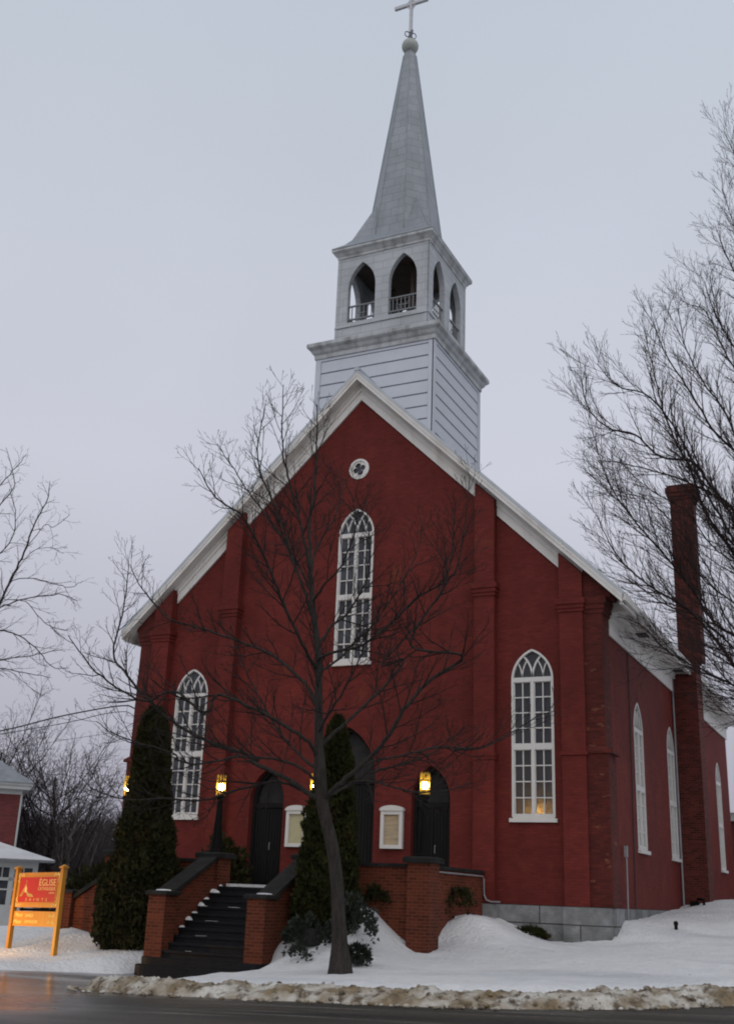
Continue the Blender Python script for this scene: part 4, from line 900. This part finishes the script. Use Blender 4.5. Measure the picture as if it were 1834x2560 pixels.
LIMBS = {"T":{"trunk":[[[4.4,-8.66,0.78],[4.33,-8.69,1.65],[4.26,-8.73,2.49],[4.14,-8.79,3.21],[3.97,-8.87,3.83],[3.89,-8.91,4.33],[3.84,-8.94,4.91],[3.8,-8.95,5.5],[3.76,-8.97,6.25],[3.72,-8.99,7.01],[3.66,-9.02,7.45],[3.56,-9.07,8.1],[3.48,-9.11,8.86]],0.235,0.075]},"S":[[[[3.84,-8.93,4.08],[3.57,-8.82,4.18],[3.21,-8.82,4.42],[2.72,-8.9,4.63],[2.23,-8.99,4.85],[2.31,-8.8,4.9],[1.67,-8.98,5.11],[1.09,-9.13,5.32],[0.39,-9.34,5.68],[-0.31,-9.56,6.27],[-0.8,-9.68,6.78],[-1.13,-9.71,7.22],[-1.1,-9.58,8.13],[-1.14,-9.49,8.72],[-1.23,-9.41,9.44]],0.085,0.012],[[[3.8,-8.95,4.91],[3.78,-9.32,5.15],[3.48,-9.73,5.43],[2.97,-10.21,5.73],[2.41,-10.7,5.95],[2.31,-10.96,5.55],[1.8,-11.41,5.93],[1.42,-11.8,5.68],[0.74,-12.31,6.1],[0.48,-12.63,6.46],[0.29,-12.9,6.82]],0.065,0.012],[[[3.77,-8.97,5.87],[3.45,-8.67,6.26],[3.07,-8.51,6.63],[2.6,-8.43,6.99],[2.11,-8.39,7.3],[1.21,-8.55,7.65],[0.46,-8.66,7.91],[-0.36,-8.8,8.16],[-1.12,-8.93,8.9],[-1.58,-8.92,9.56]],0.07,0.012],[[[3.71,-9.0,6.71],[3.7,-9.69,7.14],[3.52,-10.29,7.9],[3.52,-10.75,8.3],[3.16,-11.36,9.36],[2.8,-11.95,9.68],[2.64,-12.42,10.17]],0.06,0.012],[[[3.61,-9.05,7.77],[2.86,-8.86,9.33],[2.32,-8.72,10.49],[1.65,-8.68,11.94],[1.56,-8.38,13.49]],0.055,0.012],[[[3.49,-9.1,8.81],[3.41,-9.44,9.67],[3.2,-9.76,10.73],[3.1,-10.0,11.52],[3.12,-10.18,12.94]],0.055,0.012],[[[3.48,-9.11,8.86],[3.28,-8.92,10.14],[3.25,-8.71,10.86],[3.15,-8.57,12.39],[3.03,-8.44,13.22]],0.06,0.012],[[[3.55,-9.08,8.37],[2.92,-8.59,9.12],[2.15,-8.37,10.14],[1.32,-8.24,11.13],[0.72,-8.04,11.85],[-0.04,-7.94,12.85]],0.045,0.012],[[[3.94,-8.88,4.04],[4.33,-9.02,4.32],[4.87,-9.0,4.74],[5.27,-9.02,5.09],[5.59,-9.07,5.5],[5.85,-9.14,5.84],[6.35,-9.07,6.38],[6.96,-8.96,6.84],[6.09,-9.56,6.98],[6.66,-9.45,8.02],[7.06,-9.42,8.77],[7.28,-9.47,10.42]],0.085,0.012],[[[4.58,-8.57,4.72],[4.71,-8.16,4.91],[5.09,-7.72,5.05],[5.69,-7.2,5.28],[6.32,-6.67,5.33],[5.91,-6.67,5.31],[6.36,-6.25,5.39],[6.91,-5.79,5.76],[7.38,-5.38,6.18],[7.72,-5.03,6.36]],0.045,0.012],[[[3.84,-8.93,5.13],[4.01,-8.51,5.52],[4.21,-8.17,5.87],[4.62,-7.74,6.47],[4.99,-7.35,7.2],[4.46,-7.41,7.09],[5.06,-6.92,8.05],[5.63,-6.46,9.35],[5.03,-6.57,10.39]],0.065,0.012],[[[3.71,-9.0,6.92],[4.25,-9.5,6.94],[5.15,-9.63,7.07],[6.21,-9.63,7.91],[6.93,-9.75,8.33],[7.2,-10.07,9.69]],0.055,0.012],[[[3.69,-9.01,7.24],[3.67,-8.34,7.82],[3.79,-7.78,8.28],[3.98,-7.24,9.28],[3.78,-6.91,10.42],[3.54,-6.63,11.42]],0.05,0.012],[[[3.57,-9.07,8.2],[4.05,-9.49,8.44],[4.56,-9.73,8.75],[4.98,-9.97,9.55],[4.9,-10.42,10.38]],0.04,0.012],[[[3.5,-9.1,8.75],[3.3,-8.55,9.61],[3.47,-7.99,10.6],[3.39,-7.6,11.48]],0.035,0.012],[[[3.82,-8.94,4.4],[3.75,-9.21,4.55],[3.56,-9.47,4.7],[3.23,-9.79,4.78],[2.64,-10.22,4.77],[2.07,-10.63,4.59],[1.75,-10.92,4.63],[1.7,-11.08,4.77],[0.82,-11.63,5.02],[0.44,-11.94,5.29]],0.05,0.012],[[[3.86,-8.93,4.11],[3.51,-8.71,4.21],[2.9,-8.73,4.43],[2.58,-8.63,4.46],[1.72,-8.81,4.24],[1.0,-8.93,4.04],[0.19,-9.11,4.07],[-0.63,-9.3,4.04],[-1.37,-9.46,4.21],[-1.86,-9.5,4.53]],0.05,0.012],[[[3.83,-8.94,4.62],[3.16,-8.47,4.98],[2.45,-8.23,5.56],[1.8,-8.01,6.29],[1.19,-7.81,7.06],[0.73,-7.56,7.73]],0.05,0.012],[[[3.93,-8.89,4.08],[4.12,-8.12,4.41],[4.4,-7.48,4.77],[4.65,-6.91,4.95],[5.03,-6.3,5.21],[5.51,-5.67,5.6]],0.05,0.012],[[[4.0,-8.85,4.19],[4.71,-8.97,4.42],[5.33,-9.01,4.35],[5.98,-8.99,4.2],[6.71,-8.92,4.24],[7.17,-8.97,4.37]],0.04,0.012],[[[3.81,-8.95,5.42],[4.27,-9.53,5.62],[4.79,-9.88,6.05],[5.27,-10.18,6.61],[5.61,-10.52,7.13]],0.05,0.012],[[[3.76,-8.98,6.67],[3.87,-8.39,7.05],[4.19,-7.84,7.71],[4.12,-7.52,7.81],[4.37,-7.06,8.53],[4.84,-6.52,9.82],[4.87,-6.2,10.9]],0.045,0.012]],"S2":[[[[-12.67,-2.84,2.81],[-13.0,-3.0,5.67],[-13.36,-3.17,8.7],[-13.58,-3.28,10.82],[-13.84,-3.41,13.58],[-14.11,-3.54,16.49]],0.3,0.06],[[[-13.23,-3.11,8.45],[-12.66,-2.51,9.86],[-12.31,-2.03,11.09],[-12.3,-1.7,12.06],[-12.22,-1.34,13.13],[-12.25,-1.04,14.22],[-12.14,-0.67,15.35],[-12.35,-0.45,16.13]],0.11,0.012],[[[-13.43,-3.21,9.49],[-12.21,-3.06,10.24],[-11.28,-3.05,10.65],[-10.34,-3.03,10.87],[-9.08,-2.86,10.97],[-8.24,-2.89,10.69]],0.06,0.012],[[[-11.84,-2.43,11.28],[-11.76,-2.17,11.84],[-11.34,-1.74,12.0],[-10.74,-1.22,11.89],[-10.38,-0.83,11.85],[-10.2,-0.51,12.15]],0.035,0.012],[[[-13.4,-3.19,8.96],[-12.71,-2.48,9.97],[-12.27,-1.9,10.24],[-11.86,-1.33,10.12],[-11.51,-0.79,9.75],[-11.24,-0.28,9.26],[-10.93,0.24,9.3]],0.06,0.012],[[[-13.31,-3.15,8.18],[-12.12,-2.85,8.81],[-11.28,-2.71,9.0],[-10.21,-2.47,9.14],[-9.15,-2.23,9.34]],0.05,0.012],[[[-13.27,-3.13,7.93],[-12.58,-2.38,8.82],[-12.16,-1.75,8.97],[-11.65,-1.09,8.91],[-11.13,-0.41,8.85]],0.05,0.012],[[[-11.61,-2.32,8.83],[-11.46,-1.87,8.75],[-11.18,-1.37,8.41],[-10.99,-0.9,8.12]],0.02,0.012],[[[-13.8,-3.39,13.02],[-12.64,-3.38,13.91],[-11.68,-3.47,14.79],[-11.0,-3.69,15.13],[-10.28,-3.89,15.57]],0.05,0.012],[[[-13.69,-3.34,11.91],[-13.31,-2.6,13.5],[-13.1,-1.94,14.8],[-13.12,-1.39,15.77],[-13.94,-1.23,17.37]],0.06,0.012],[[[-11.77,-2.4,11.12],[-11.33,-1.9,11.15],[-10.85,-1.39,10.53],[-10.57,-0.97,10.39],[-10.45,-0.63,10.4]],0.03,0.012],[[[-11.38,-2.21,12.79],[-11.14,-1.72,13.88],[-11.07,-1.31,13.95],[-10.86,-0.84,14.54]],0.025,0.012],[[[-13.57,-3.28,11.09],[-12.25,-3.05,12.13],[-11.33,-3.01,12.88],[-10.98,-3.26,13.71],[-11.01,-3.69,14.51]],0.05,0.012],[[[-11.56,-2.29,12.12],[-10.93,-2.36,12.7],[-10.24,-2.39,12.79],[-9.51,-2.4,12.52]],0.02,0.012]],"S3":[[[[12.09,3.72,-0.59],[12.3,3.83,2.33],[12.45,3.9,4.98],[12.53,3.94,6.84]],0.38,0.3],[[[12.51,3.93,6.6],[11.74,3.76,8.04],[10.6,3.41,9.57],[9.91,3.28,10.14],[9.3,3.19,11.21],[8.62,3.07,12.26],[7.77,2.86,13.44],[7.05,2.72,14.78],[6.61,2.71,16.48]],0.12,0.012],[[[12.51,3.93,6.69],[11.52,3.24,7.47],[10.64,2.6,8.46],[9.98,2.06,9.51],[9.4,1.57,10.23],[8.59,0.97,10.74],[8.0,0.47,11.26],[7.63,0.08,11.89],[7.39,-0.25,12.63]],0.11,0.012],[[[12.53,3.94,6.84],[11.76,3.96,8.56],[10.71,3.84,11.96],[9.79,3.79,13.68],[9.37,3.99,15.22],[8.66,4.03,17.25],[8.39,4.3,18.71],[8.03,4.52,20.82]],0.13,0.012],[[[12.55,3.95,7.07],[12.1,3.33,9.16],[11.56,2.67,12.58],[11.14,2.07,14.61],[10.46,1.34,15.45],[9.91,0.67,16.63],[9.48,0.06,17.42],[9.24,-0.46,18.44]],0.12,0.012],[[[12.53,3.94,6.84],[11.76,3.62,9.24],[10.87,3.25,13.05],[10.16,2.96,14.13],[9.64,2.77,15.08],[8.74,2.39,15.23],[8.05,2.11,15.96],[7.32,1.82,16.18],[6.75,1.61,16.88],[6.57,1.58,17.97]],0.12,0.012],[[[12.51,3.93,6.65],[11.28,3.89,8.32],[9.96,3.8,9.89],[9.22,3.99,10.62],[8.44,4.16,10.99],[7.64,4.33,11.65],[6.81,4.48,12.32]],0.09,0.012],[[[12.52,3.94,7.31],[12.31,4.11,10.32],[12.07,4.27,14.69],[11.71,4.37,17.39],[11.12,4.36,19.0],[10.45,4.31,20.68],[10.08,4.41,22.31]],0.13,0.012],[[[12.52,3.94,7.31],[12.52,3.71,10.72],[12.61,3.53,14.9],[12.51,3.26,18.22],[12.17,2.87,21.09],[11.7,2.42,23.46]],0.13,0.012],[[[12.52,3.94,7.31],[12.76,4.28,11.89],[13.07,4.65,16.99],[13.12,4.9,22.67],[12.79,4.96,26.18],[12.28,4.93,29.18]],0.13,0.012],[[[12.55,3.95,7.07],[11.66,3.04,10.12],[10.68,2.08,12.39],[10.11,1.32,13.67],[9.6,0.6,15.17],[8.97,-0.19,16.07],[8.28,-1.0,16.15],[7.88,-1.68,16.61]],0.1,0.012],[[[12.51,3.93,6.6],[11.23,3.21,7.82],[10.32,2.67,8.24],[9.66,2.25,8.59],[8.82,1.75,9.02],[8.26,1.38,9.67],[7.85,1.09,9.92]],0.08,0.012],[[[12.55,3.95,7.07],[11.27,3.64,10.91],[10.78,3.72,12.78],[10.23,3.77,14.07],[9.26,3.61,14.81],[8.25,3.44,15.23],[7.47,3.37,15.54],[6.66,3.29,15.74]],0.09,0.012],[[[12.5,3.93,6.55],[11.42,3.95,7.2],[10.71,4.16,7.5],[10.02,4.38,7.65],[9.59,4.73,7.93]],0.07,0.012],[[[12.54,3.94,7.22],[12.1,4.29,11.42],[11.69,4.64,16.14],[11.01,4.87,18.51],[10.48,5.16,19.88],[9.97,5.47,21.58],[9.27,5.68,22.17]],0.1,0.012],[[[12.54,3.94,7.22],[12.03,3.42,11.2],[11.35,2.81,13.93],[10.8,2.26,16.17],[10.33,1.75,16.98],[9.88,1.25,18.09],[9.75,0.91,19.34]],0.1,0.012],[[[12.52,3.94,7.31],[12.51,4.38,12.48],[12.22,4.68,17.73],[11.6,4.82,21.03],[10.94,4.94,22.95],[10.54,5.19,24.56]],0.11,0.012],[[[10.65,3.02,9.48],[10.21,2.43,10.38],[9.98,1.95,11.49],[9.34,1.26,12.48],[8.77,0.61,13.12],[8.32,0.02,13.23],[7.75,-0.63,13.28]],0.05,0.012],[[[10.0,2.7,10.0],[9.25,2.75,11.57],[8.54,2.82,12.73],[7.59,2.77,13.71],[7.17,2.98,15.21]],0.04,0.012],[[[10.8,3.09,11.74],[10.08,2.46,12.25],[9.5,1.9,13.2],[8.67,1.21,13.71],[8.11,0.66,14.22]],0.05,0.012],[[[12.43,3.89,8.27],[11.4,3.72,9.68],[10.64,3.68,10.65],[9.96,3.69,11.23],[9.21,3.65,12.15],[8.78,3.77,13.22]],0.07,0.012],[[[13.1,4.22,16.8],[12.72,3.76,20.23],[12.28,3.26,23.19],[11.82,2.76,24.82],[11.35,2.25,26.27]],0.07,0.012],[[[12.72,4.04,13.42],[12.45,4.18,18.67],[11.93,4.21,21.58],[11.4,4.22,23.21],[10.93,4.27,25.53]],0.07,0.012],[[[12.31,3.83,6.83],[11.55,3.09,7.69],[10.65,2.28,7.92],[10.2,1.69,8.35],[9.82,1.13,8.83],[9.1,0.4,9.01],[8.65,-0.19,8.63]],0.05,0.012]]}
def limb_tree(name, label, cat, loc, limbs, cfg, trunk=None, mats=(None, None), wob=.008, group=None, rs=.64):
    t = thing(name, loc, label, cat, group); tr = Tubes(); cr = Tubes()
    if trunk: 
        P, R = trunk; tr.chain(P, R, 12); c2 = dict(cfg); spawn(cr, P[len(P)//2:], R[len(R)//2:]*.35, 0, cfg)
    for pts, r0, r1 in limbs:
        if r0 < .25: r0 *= rs; r1 = min(r1, .008)
        P, R = smooth_limb(pts, r0, r1, 5, wob); tr.chain(P, R, 7)
        if r0 < .25: spawn(cr, P, R, 0, cfg)
    tr.build('trunk', mats[0], t, loc); cr.build('crown', mats[1], t, loc); return t
cfgA = dict(sp=[.205,.145,.12], lmin=[.8,.3,.10], lmax=[1.8,.8,.28], start=[.18,.15,.25], ang=.66, up=.34, n=[5,3,2], wob=.10, rmax=[.016,.0075,.005], rtip=.0042, k=[4,3,3])
# bare maple in front of the church
tp_, r0, r1 = LIMBS['T']['trunk']
P = np.array([tuple(p) for p in catmull(tp_, 5)]); z = P[:, 2]; t = np.linspace(0, 1, len(P))
Rt = np.interp(z, [.7, .9, 1.3, 2.0, 3.6, 4.6, 5.2, 6.5, 8.0, 10.0], [.36, .235, .165, .135, .125, .13, .098, .08, .062, .042])
P[0, 2] = .45
limb_tree('bare_maple_tree', 'bare dark tree with wide spreading limbs in front of the church', 'tree', (4.4,-8.65,.8), LIMBS['S'], cfgA, (P, Rt), (m_trunk, m_twig))
cfgB = dict(cfgA, sp=[.30,.20,.15], lmin=[.6,.25,.12], lmax=[1.5,.65,.3], up=.08, start=[.3,.2,.25], rmax=[.014,.007,.005], rtip=.004)
limb_tree('bare_maple_tree', 'bare tree reaching in from the left edge above the brick house', 'tree', tuple(LIMBS['S2'][0][0][0]), LIMBS['S2'], cfgB, None, (m_bark, m_twig), .012, None, .5)
cfgC = dict(cfgA, tp=.45, sp=[.23,.17,.15], lmin=[1.2,.4,.15], lmax=[2.7,1.1,.42], up=.26, ang=.46, start=[.15,.12,.2], wob=.08, rmax=[.020,.009,.006], rtip=.005)
LIMBS['S3'] = [([(x+.22, y+.10, z) for x, y, z in p], a, b) for p, a, b in LIMBS['S3']]
limb_tree('bare_elm_tree', 'dense bare tree sweeping in from the right past the brick chimney', 'tree', tuple(LIMBS['S3'][0][0][0]), LIMBS['S3'], cfgC, None, (m_bark, m_twig2), .010, None, .46)

# trees standing behind the neighbouring house
def wild(name, label, base, H, spread, lean, cfg, mats, nl=16, group=None, r=.28):
    t = thing(name, base, label, 'tree', group); tr = Tubes(); cr = Tubes(); b = np.array(base, float)
    ax = [b+np.array([lean[0]*q**1.5, lean[1]*q**1.5, H*.72*q-.6*(q == 0)]) for q in np.linspace(0, 1, 7)]
    P, R = smooth_limb(ax, r, .05, 3, .05); tr.chain(P, R, 8)
    for i in range(nl):
        q = .16+.75*i/nl; p0 = P[int(q*(len(P)-1))]; a = i*2.399+rng.random()*.6
        out_ = spread*(1-.25*abs(q-.4))*(.7+.5*rng.random()); hz_ = H*(1.0-q*.4)*(.45+.18*rng.random())
        pts = [p0 + np.array([math.cos(a)*out_*u**.8, math.sin(a)*out_*u**.8, hz_*u**1.25]) for u in (0, .25, .5, .75, 1.)]
        P2, R2 = smooth_limb(pts, r*.30*(1-q*.5), .012, 3, .03); tr.chain(P2, R2, 5); spawn(cr, P2, R2, 0, cfg)
    spawn(cr, P[6:], R[6:], 0, cfg)
    tr.build('trunk', mats[0], t, base); cr.build('crown', mats[1], t, base); return t
cfgD = dict(sp=[.34,.30,.25], lmin=[1.2,.5,.25], lmax=[2.9,1.2,.5], start=[.08,.1,.2], ang=.62, up=.16, n=[4,3,2], wob=.17, rmax=[.028,.014,.010], rtip=.0075, k=[3,3,3])
GB = 'bare trees behind the brick house'
wild('bare_tree', 'tall bare bushy tree rising right behind the brick house corner', (-27.2,19.5,.2), 10.6, 3.6, (-.4,0), cfgD, (m_bark, m_twig3), 26, GB, .2)
wild('bare_tree', 'bare tree behind the brick house roof at the left edge', (-32,19.5,.2), 12.6, 3.6, (.3,0), cfgD, (m_bark, m_twig3), 20, GB, .2)
wild('bare_tree', 'lower bare tree on the right of the group behind the house', (-26.0,24.5,.1), 6.6, 3.6, (.5,.3), cfgD, (m_bark, m_twig3), 18, GB, .16)
wild('birch_tree', 'slender pale trunked tree close beside the brick house corner', (-24.6,17.5,.2), 8.5, 1.7, (.3,.2), cfgD, (M('pale_birch_bark', (.11,.10,.085), .8, .5, 5.), m_twig3), 10, None, .14)
# far woodland: a mass of bare trunks and twigs on a low rise
def woodland():
    tb = Tubes()
    for i in range(620):
        u = rng.random(); dpt = 70+150*rng.random()**1.2; an = R_(90+26.1) + R_(-4+24*u)
        x = CAM.x+math.cos(an)*dpt; y = CAM.y+math.sin(an)*dpt
        h = (4.6+2.2*rng.random())*(.75+dpt/260)
        z0 = -.1+max(0, dpt-85)*.016
        P_ = np.array([[x, y, z0], [x+rng.normal()*.2, y, z0+h*.4], [x+rng.normal()*.4, y, z0+h*.75], [x+rng.normal()*.5, y, z0+h]])
        tb.chain(P_, [.13, .10, .06, .02], 4)
        for k in range(34):
            q = .18+.8*rng.random(); p = np.array([x, y, z0+h*q]); a = rng.random()*6.28; l = h*(.40-.22*q)*(.6+.6*rng.random())
            d = np.array([math.cos(a)*.6, math.sin(a)*.6, .55+.4*rng.random()])
            pm = p+d*l*.5+rng.normal(size=3)*.1; pe = p+d*l+np.array([0, 0, l*.25]); tb.chain(np.array([p, pm, pe]), [.035, .024, .012], 3)
            for q2 in range(3):
                b_ = pm+(pe-pm)*rng.random(); tb.chain(np.array([b_, b_+np.array([rng.normal()*.5, rng.normal()*.5, .3+.7*rng.random()])*l*.3]), [.016, .010], 3)
    return tb
wo = woodland().build('woodland', m_twig3, None, (0,0,0)); tag(wo, 'far mass of bare brown woodland trees beyond the houses', 'woodland', kind='stuff')
hl = MB(); n = 40
ra = [R_(90+26.1-8+36*i/n) for i in range(n+1)]
hl.loft([[(CAM.x+math.cos(a)*d, CAM.y+math.sin(a)*d, z+noise.noise(Vector((a*9, d, 0)))*k) for a in ra] for d, z, k in ((62,-.2,0),(80,.3,.3),(130,1.5,.6),(225,4.6,.8),(300,5.2,1.),(420,-1,0))], caps=False, closed=False)
m_hill = M('bare_wood_floor', (.075,.066,.074), .95, .35, .25)
tag(hl.build('hill', m_hill, None, smooth=True), 'low wooded rise behind the houses', 'hill', kind='structure')

# ------------------------------------------------------------------ evergreens: many small leaf sprays
def sprays(pts, dirs, size, mat, name, parent, loc, up=.75):
    n = len(pts); V = []; F = []
    P = np.asarray(pts); D = np.asarray(dirs)
    U = D*(1-up)+np.array([0, 0, up])+rng.normal(size=(n, 3))*.28; U /= np.linalg.norm(U, axis=1)[:, None]
    Sd = np.cross(U, rng.normal(size=(n, 3))); Sd /= np.linalg.norm(Sd, axis=1)[:, None]
    vs_ = []; fs_ = []; c = 0
    for an, sc in ((-.55, .75), (0., 1.), (.55, .75)):
        d = U*math.cos(an)+Sd*math.sin(an); sd = np.cross(d, np.cross(U, Sd)); l = (size*sc*(.6+.8*rng.random(n)))[:, None]
        wv = l*.16
        q = np.stack([P, P+d*l*.5+sd*wv, P+d*l, P+d*l*.5-sd*wv], 1); vs_.append(q.reshape(-1, 3)); fs_.append(np.arange(n*4).reshape(n, 4)+c); c += n*4
    tb = Tubes(); tb.v = vs_; tb.f = fs_; return tb.build(name, mat, parent, loc, smooth=False)
def evergreen(name, label, base, prof, n, size, mats, squash=(1,1), lean=(0,0), cat='cedar', seed=1, lump=.22):
    t = thing(name, base, label, cat); H = prof[-1][0]; hs_ = [p[0] for p in prof]; rs_ = [p[1] for p in prof]
    def rad(h, a): return np.interp(h, hs_, rs_)*(1+lump*np.array([noise.fractal(Vector((math.cos(x)*1.5+seed*7, math.sin(x)*1.5, y*1.6)), 1., 2., 3) for x, y in zip(np.atleast_1d(a), np.atleast_1d(h))]))
    w = np.linspace(0, 1, 400)*H; cdf = np.cumsum(np.interp(w, hs_, rs_)+.12); cdf /= cdf[-1]
    h = np.interp(rng.random(n), cdf, w); a = rng.random(n)*2*PI; r = rad(h, a)*(.62+.42*rng.random(n)**.6)
    P_ = np.c_[base[0]+lean[0]*h/H+np.cos(a)*r*squash[0], base[1]+lean[1]*h/H+np.sin(a)*r*squash[1], base[2]+h]
    sprays(P_, np.c_[np.cos(a), np.sin(a), np.zeros(n)], size, mats[0], 'crown', t, base)
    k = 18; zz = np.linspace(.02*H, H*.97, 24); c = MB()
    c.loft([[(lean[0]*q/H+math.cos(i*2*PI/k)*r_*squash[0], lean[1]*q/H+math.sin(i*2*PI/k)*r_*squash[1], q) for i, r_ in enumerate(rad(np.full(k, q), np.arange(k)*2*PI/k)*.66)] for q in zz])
    c.build('crown_core', m_core, t)  # added solid dark core that closes the view through the crown
    tr = MB(); tr.tube([(0,0,-.5),(0,0,.2),(lean[0]*.3,lean[1]*.3,H*.3)], [.12,.1,.08], 8); tr.build('trunk', m_bark, t); return t
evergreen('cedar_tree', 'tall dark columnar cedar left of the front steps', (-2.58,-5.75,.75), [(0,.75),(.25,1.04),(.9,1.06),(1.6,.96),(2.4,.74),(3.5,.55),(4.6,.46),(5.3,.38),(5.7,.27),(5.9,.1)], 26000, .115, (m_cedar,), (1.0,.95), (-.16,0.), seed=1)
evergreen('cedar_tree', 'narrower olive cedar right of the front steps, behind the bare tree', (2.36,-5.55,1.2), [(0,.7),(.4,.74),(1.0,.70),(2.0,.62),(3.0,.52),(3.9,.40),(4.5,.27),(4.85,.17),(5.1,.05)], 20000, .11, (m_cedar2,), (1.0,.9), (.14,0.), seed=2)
def shrub(name, label, base, rx, ry, rz_, n, size, mat, cat='shrub', gap=.5, core=True, group=None):
    t = thing(name, base, label, cat, group); P_ = []; D_ = []
    while len(P_) < n:
        d = unit(rng.normal(size=3)); d[2] = abs(d[2]) if rng.random() < .8 else d[2]; q = .55+.5*rng.random()**.5
        lum = noise.fractal(Vector(tuple(d*2.2+base[0])), 1., 2., 3)
        if lum < -gap: continue
        q *= 1+.3*lum; P_.append((base[0]+d[0]*rx*q, base[1]+d[1]*ry*q, base[2]+d[2]*rz_*q)); D_.append(d)
    sprays(P_, D_, size, mat, 'foliage', t, base, .35)
    if core: c = MB(); c.lathe([(.02,-rz_*.2)]+[(math.cos(x)*min(rx,ry)*.6, math.sin(x)*rz_*.6) for x in (-.2,.3,.7,1.1,1.5)], 0, 0, 12); c.build('shrub_core', m_core, t)  # added dark lump inside the leaves, stops the shrub being see-through
    return t
GY = 'leafy shrubs poking through the snow by the steps'
shrub('leafy_shrub', 'dark leafy shrub on the snow left of the tree trunk', (2.55,-6.55,1.25), .55, .45, .5, 900, .11, m_yew, group=GY, gap=-.05)
shrub('leafy_shrub', 'snow flecked leafy shrub right of the tree trunk by the mound', (3.35,-6.1,1.45), .5, .42, .68, 620, .10, m_yew, group=GY, gap=-.05, core=False)
shrub('leafy_shrub', 'small round green shrub low on the snow right of the trunk', (4.2,-7.55,.98), .27, .25, .30, 420, .10, m_yew, group=GY, gap=.4)
shrub('leafy_shrub', 'tiny dark sprig of shrub in the snow nearest the steps', (2.75,-7.35,1.0), .20, .2, .2, 130, .10, m_yew, group=GY, gap=.2, core=False)
shrub('evergreen_hedge', 'dark clipped evergreen hedge behind the side stair wall', (-14.0,7.6,.6), 2.2, 1.2, 2.5, 5200, .2, m_cedar, 'hedge', .6)
shrub('evergreen_shrub', 'dark shrub against the front wall beside the left cedar', (-3.4,-.9,2.1), .8, .5, 1.55, 1500, .16, m_cedar, gap=.4)
shrub('ivy_clump', 'dark ivy clinging to the brick at the snow mound', (3.25,-4.72,2.12), .30, .12, .32, 330, .09, m_cedar, gap=.3, core=False)
shrub('ivy_patch', 'dark ivy on the terrace side wall above the snow', (4.38,-2.1,2.1), .14, .9, .42, 500, .09, m_cedar, gap=.2, core=False)
shrub('juniper_sprig', 'low green juniper creeping over snow beside the foundation stone', (5.55,-.28,1.42), .48, .16, .22, 420, .11, m_cedar2, gap=.3, core=False)
evergreen('spruce_tree', 'dark evergreen tree behind the annex at the right edge', (13.5,42,1.), [(0,2.2),(1,2.6),(4,2.0),(7,1.2),(9.5,.5),(11,.05)], 5000, .5, (m_cedar,), cat='spruce', seed=3)
# little black stand pipe in the snow and a drain elbow by the chimney
st = MB(); st.lathe([(.045,-.4),(.045,.10),(.06,.11),(.06,.16),(.03,.20)], 0, 0, 8)
o = st.build('stand_pipe', m_iron); o.location = (9.0,1.0,snow_h([(9.0,1.0)])[0]); tag(o, 'short black stand pipe poking out of the right lawn snow', 'pipe')
st = MB(); st.tube([(0,0,-.3),(0,0,.2),(.1,-.1,.3),(.28,-.25,.27),(.3,-.27,.1)], .05, 8); st.box(-.18,.1,-.1,.12,-.2,.22)
o = st.build('drain_pipe', m_iron); o.location = (8.1,9.3,2.28); tag(o, 'black curved drain pipe at the foot of the chimney', 'pipe')
